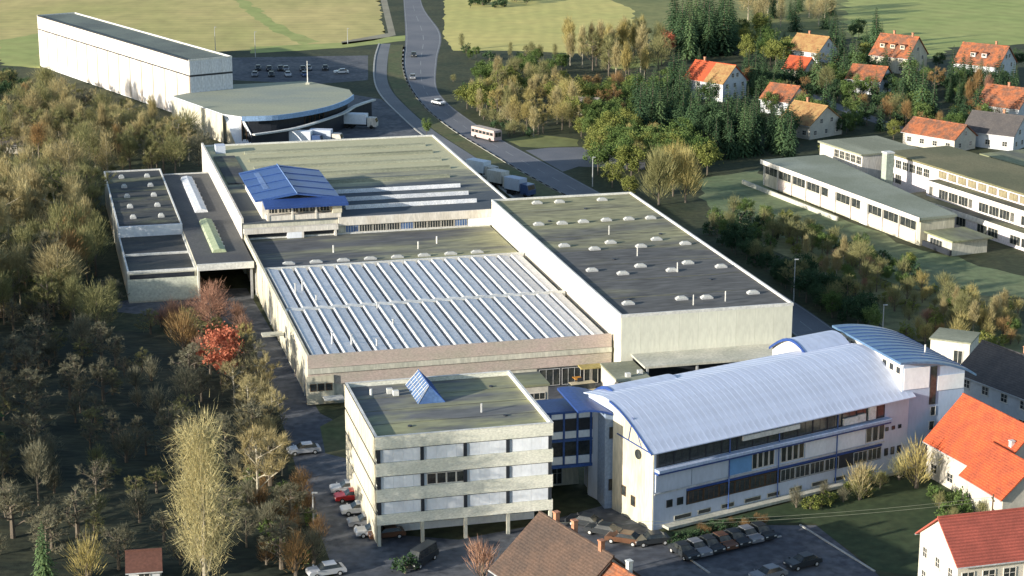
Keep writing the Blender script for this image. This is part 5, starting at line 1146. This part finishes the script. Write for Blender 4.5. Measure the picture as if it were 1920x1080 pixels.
wood([(1450, 440), (1560, 480), (1740, 545), (1910, 580), (1910, 650), (1800, 630), (1700, 600), (1560, 540)], 105, 1.7, (('twigbush', 'olive', 1.2, 3.6, 3), ('bare', 'olive', 4, 6.5, .7), ('leafy', 'green', 2, 4, 1), ('twigbush', 'gold', 1.5, 3, 2), ('bush', 'lime', 1.2, 2.2, 2), ('twigbush', 'pink', 1.5, 2.6, 1), ('slim', 'tan', 4, 6, 1)), 'the dry slope below the school', 'dry shrubs on the school slope', 21)
wood([(1690, 640), (1750, 600), (1900, 610), (1900, 660), (1760, 650)], 22, 2.2, (('twigbush', 'gold', 2, 3.5, 2), ('twigbush', 'rust', 2, 3, 1), ('bush', 'lime', 1.5, 2.5, 1)), 'the golden bushes behind the tower', 'golden bushes behind the tower', 22)
wood([(1255, 1022), (1300, 998), (1420, 978), (1435, 990), (1340, 1016), (1270, 1030)], 30, 1.0, (('bush', 'dark', .9, 1.5, 4), ('twigbush', 'brown', 1, 1.5, 1)), 'the bed before the arched office', 'dark bushes in the bed', 23)
wood([(1480, 945), (1560, 925), (1680, 890), (1690, 905), (1580, 950), (1500, 965)], 14, 1.6, (('twigbush', 'olive', 1.6, 2.8, 1), ('bush', 'lime', 1.2, 2, 1), ('twigbush', 'grey', 1.5, 2.5, 1)), 'the shrubs along the arched office', 'shrubs along the arched office', 24)
wood([(1740, 930), (1800, 930), (1850, 975), (1780, 990)], 14, 1.6, (('bush', 'green', 1.5, 2.6, 2), ('twigbush', 'olive', 1.5, 2.6, 1)), 'the farmhouse garden', 'bushes in the farmhouse garden', 25)
tree(at(1612, 935), 'twigbush', 'tan', 4, 'rounded tan bush in front of the arched office windows'); tree(at(1718, 915), 'twigbush', 'gold', 5, 'round golden brown tree left of the orange roofed farmhouse')
tree(at(905, 1090), 'twigbush', 'pink', 4, 'reddish brown bush left of the dark brown roofed house')
tree(at(760, 1075), 'bush', 'dark', 2.4, 'dark clipped bush beside the bottom van')
wood([(1395, 135), (1480, 150), (1600, 120), (1760, 150), (1900, 165), (1915, 260), (1800, 262), (1700, 250), (1660, 235), (1560, 260), (1480, 215), (1400, 185)], 165, 2.4, (('leafy', 'dark', 4, 7, 3), ('leafy', 'green', 4, 7.5, 3), ('conifer', 'dark', 6, 13, 3), ('conifer', 'spruce', 7, 13, 2), ('bare', 'rust', 5, 8, 1), ('bush', 'green', 2, 3.2, 2), ('bare', 'olive', 5, 8, 1)), 'the hamlet gardens', 'trees in the hamlet gardens', 26)
wood([(1085, 235), (1180, 240), (1200, 268), (1110, 268), (1085, 255)], 14, 2.8, (('leafy', 'lime', 4, 6.5, 2), ('leafy', 'green', 4, 7, 2), ('bare', 'gold', 5, 7, 1)), 'the belt right of the road', 'trees in the belt right of the road', 31)
wood([(845, 150), (880, 170), (900, 225), (960, 262), (1010, 268), (1000, 258), (900, 215), (862, 165)], 18, 2.2, (('twigbush', 'olive', 1.8, 3.4, 2), ('bush', 'dark', 1.4, 2.6, 2), ('bare', 'tan', 5, 8, 1)), 'the road bank', 'bushes on the road bank', 32)
wood([(1560, 60), (1600, 65), (1650, 85), (1640, 110), (1560, 100)], 7, 3, (('conifer', 'dark', 9, 13, 1), ('leafy', 'dark', 5, 7, 1)), 'the clump behind the hamlet', 'trees behind the hamlet', 27)
wood([(838, 90), (900, 95), (980, 108), (1060, 112), (1050, 128), (930, 120), (845, 110)], 16, 2.6, (('bush', 'dark', 2, 3.2, 2), ('bare', 'olive', 4, 6, 2), ('leafy', 'green', 3, 5, 1)), 'the hedge at the meadow edge', 'hedge trees at the meadow edge', 28)
wood([(1330, 440), (1400, 465), (1480, 520), (1620, 590), (1640, 630), (1560, 600), (1440, 520), (1350, 460)], 48, 2.2, (('leafy', 'dark', 3, 6, 3), ('bush', 'dark', 1.8, 3, 2), ('bare', 'olive', 4, 7, 1), ('leafy', 'green', 3, 5, 1)), 'the shaded bank beside the road', 'bushes on the shaded bank', 29)
wood([(868, 8), (1010, -4), (1012, 6), (880, 20)], 16, 3, (('bush', 'dark', 2.2, 3.6, 2), ('leafy', 'dark', 3, 4.5, 1)), 'the far dark hedge', 'bushes in the far dark hedge', 30)
wood([(1340, 402), (1440, 408), (1500, 428), (1600, 462), (1710, 510), (1730, 545), (1560, 488), (1450, 452)], 46, 1.9, (('leafy', 'green', 2, 4.2, 3), ('bush', 'dark', 1.5, 3, 2), ('twigbush', 'olive', 2, 3.6, 3), ('leafy', 'lime', 2, 4, 1)), 'the scrub below the school wing', 'scrub below the school wing', 33)
wood([(60, 200), (300, 275), (385, 310), (180, 338), (0, 310), (0, 250)], 40, 2.6, (('twigbush', 'olive', 2, 4, 2), ('twigbush', 'tan', 2, 4, 1)), 'the undergrowth below the warehouse', 'undergrowth below the warehouse', 34)
wood([(-60, 350), (150, 350), (190, 430), (200, 600), (-60, 630)], 44, 2.6, (('twigbush', 'olive', 2, 4, 2), ('leafy', 'green', 2.5, 5, 1), ('twigbush', 'tan', 2, 4, 1)), 'the undergrowth left of the annex', 'undergrowth left of the annex', 35)
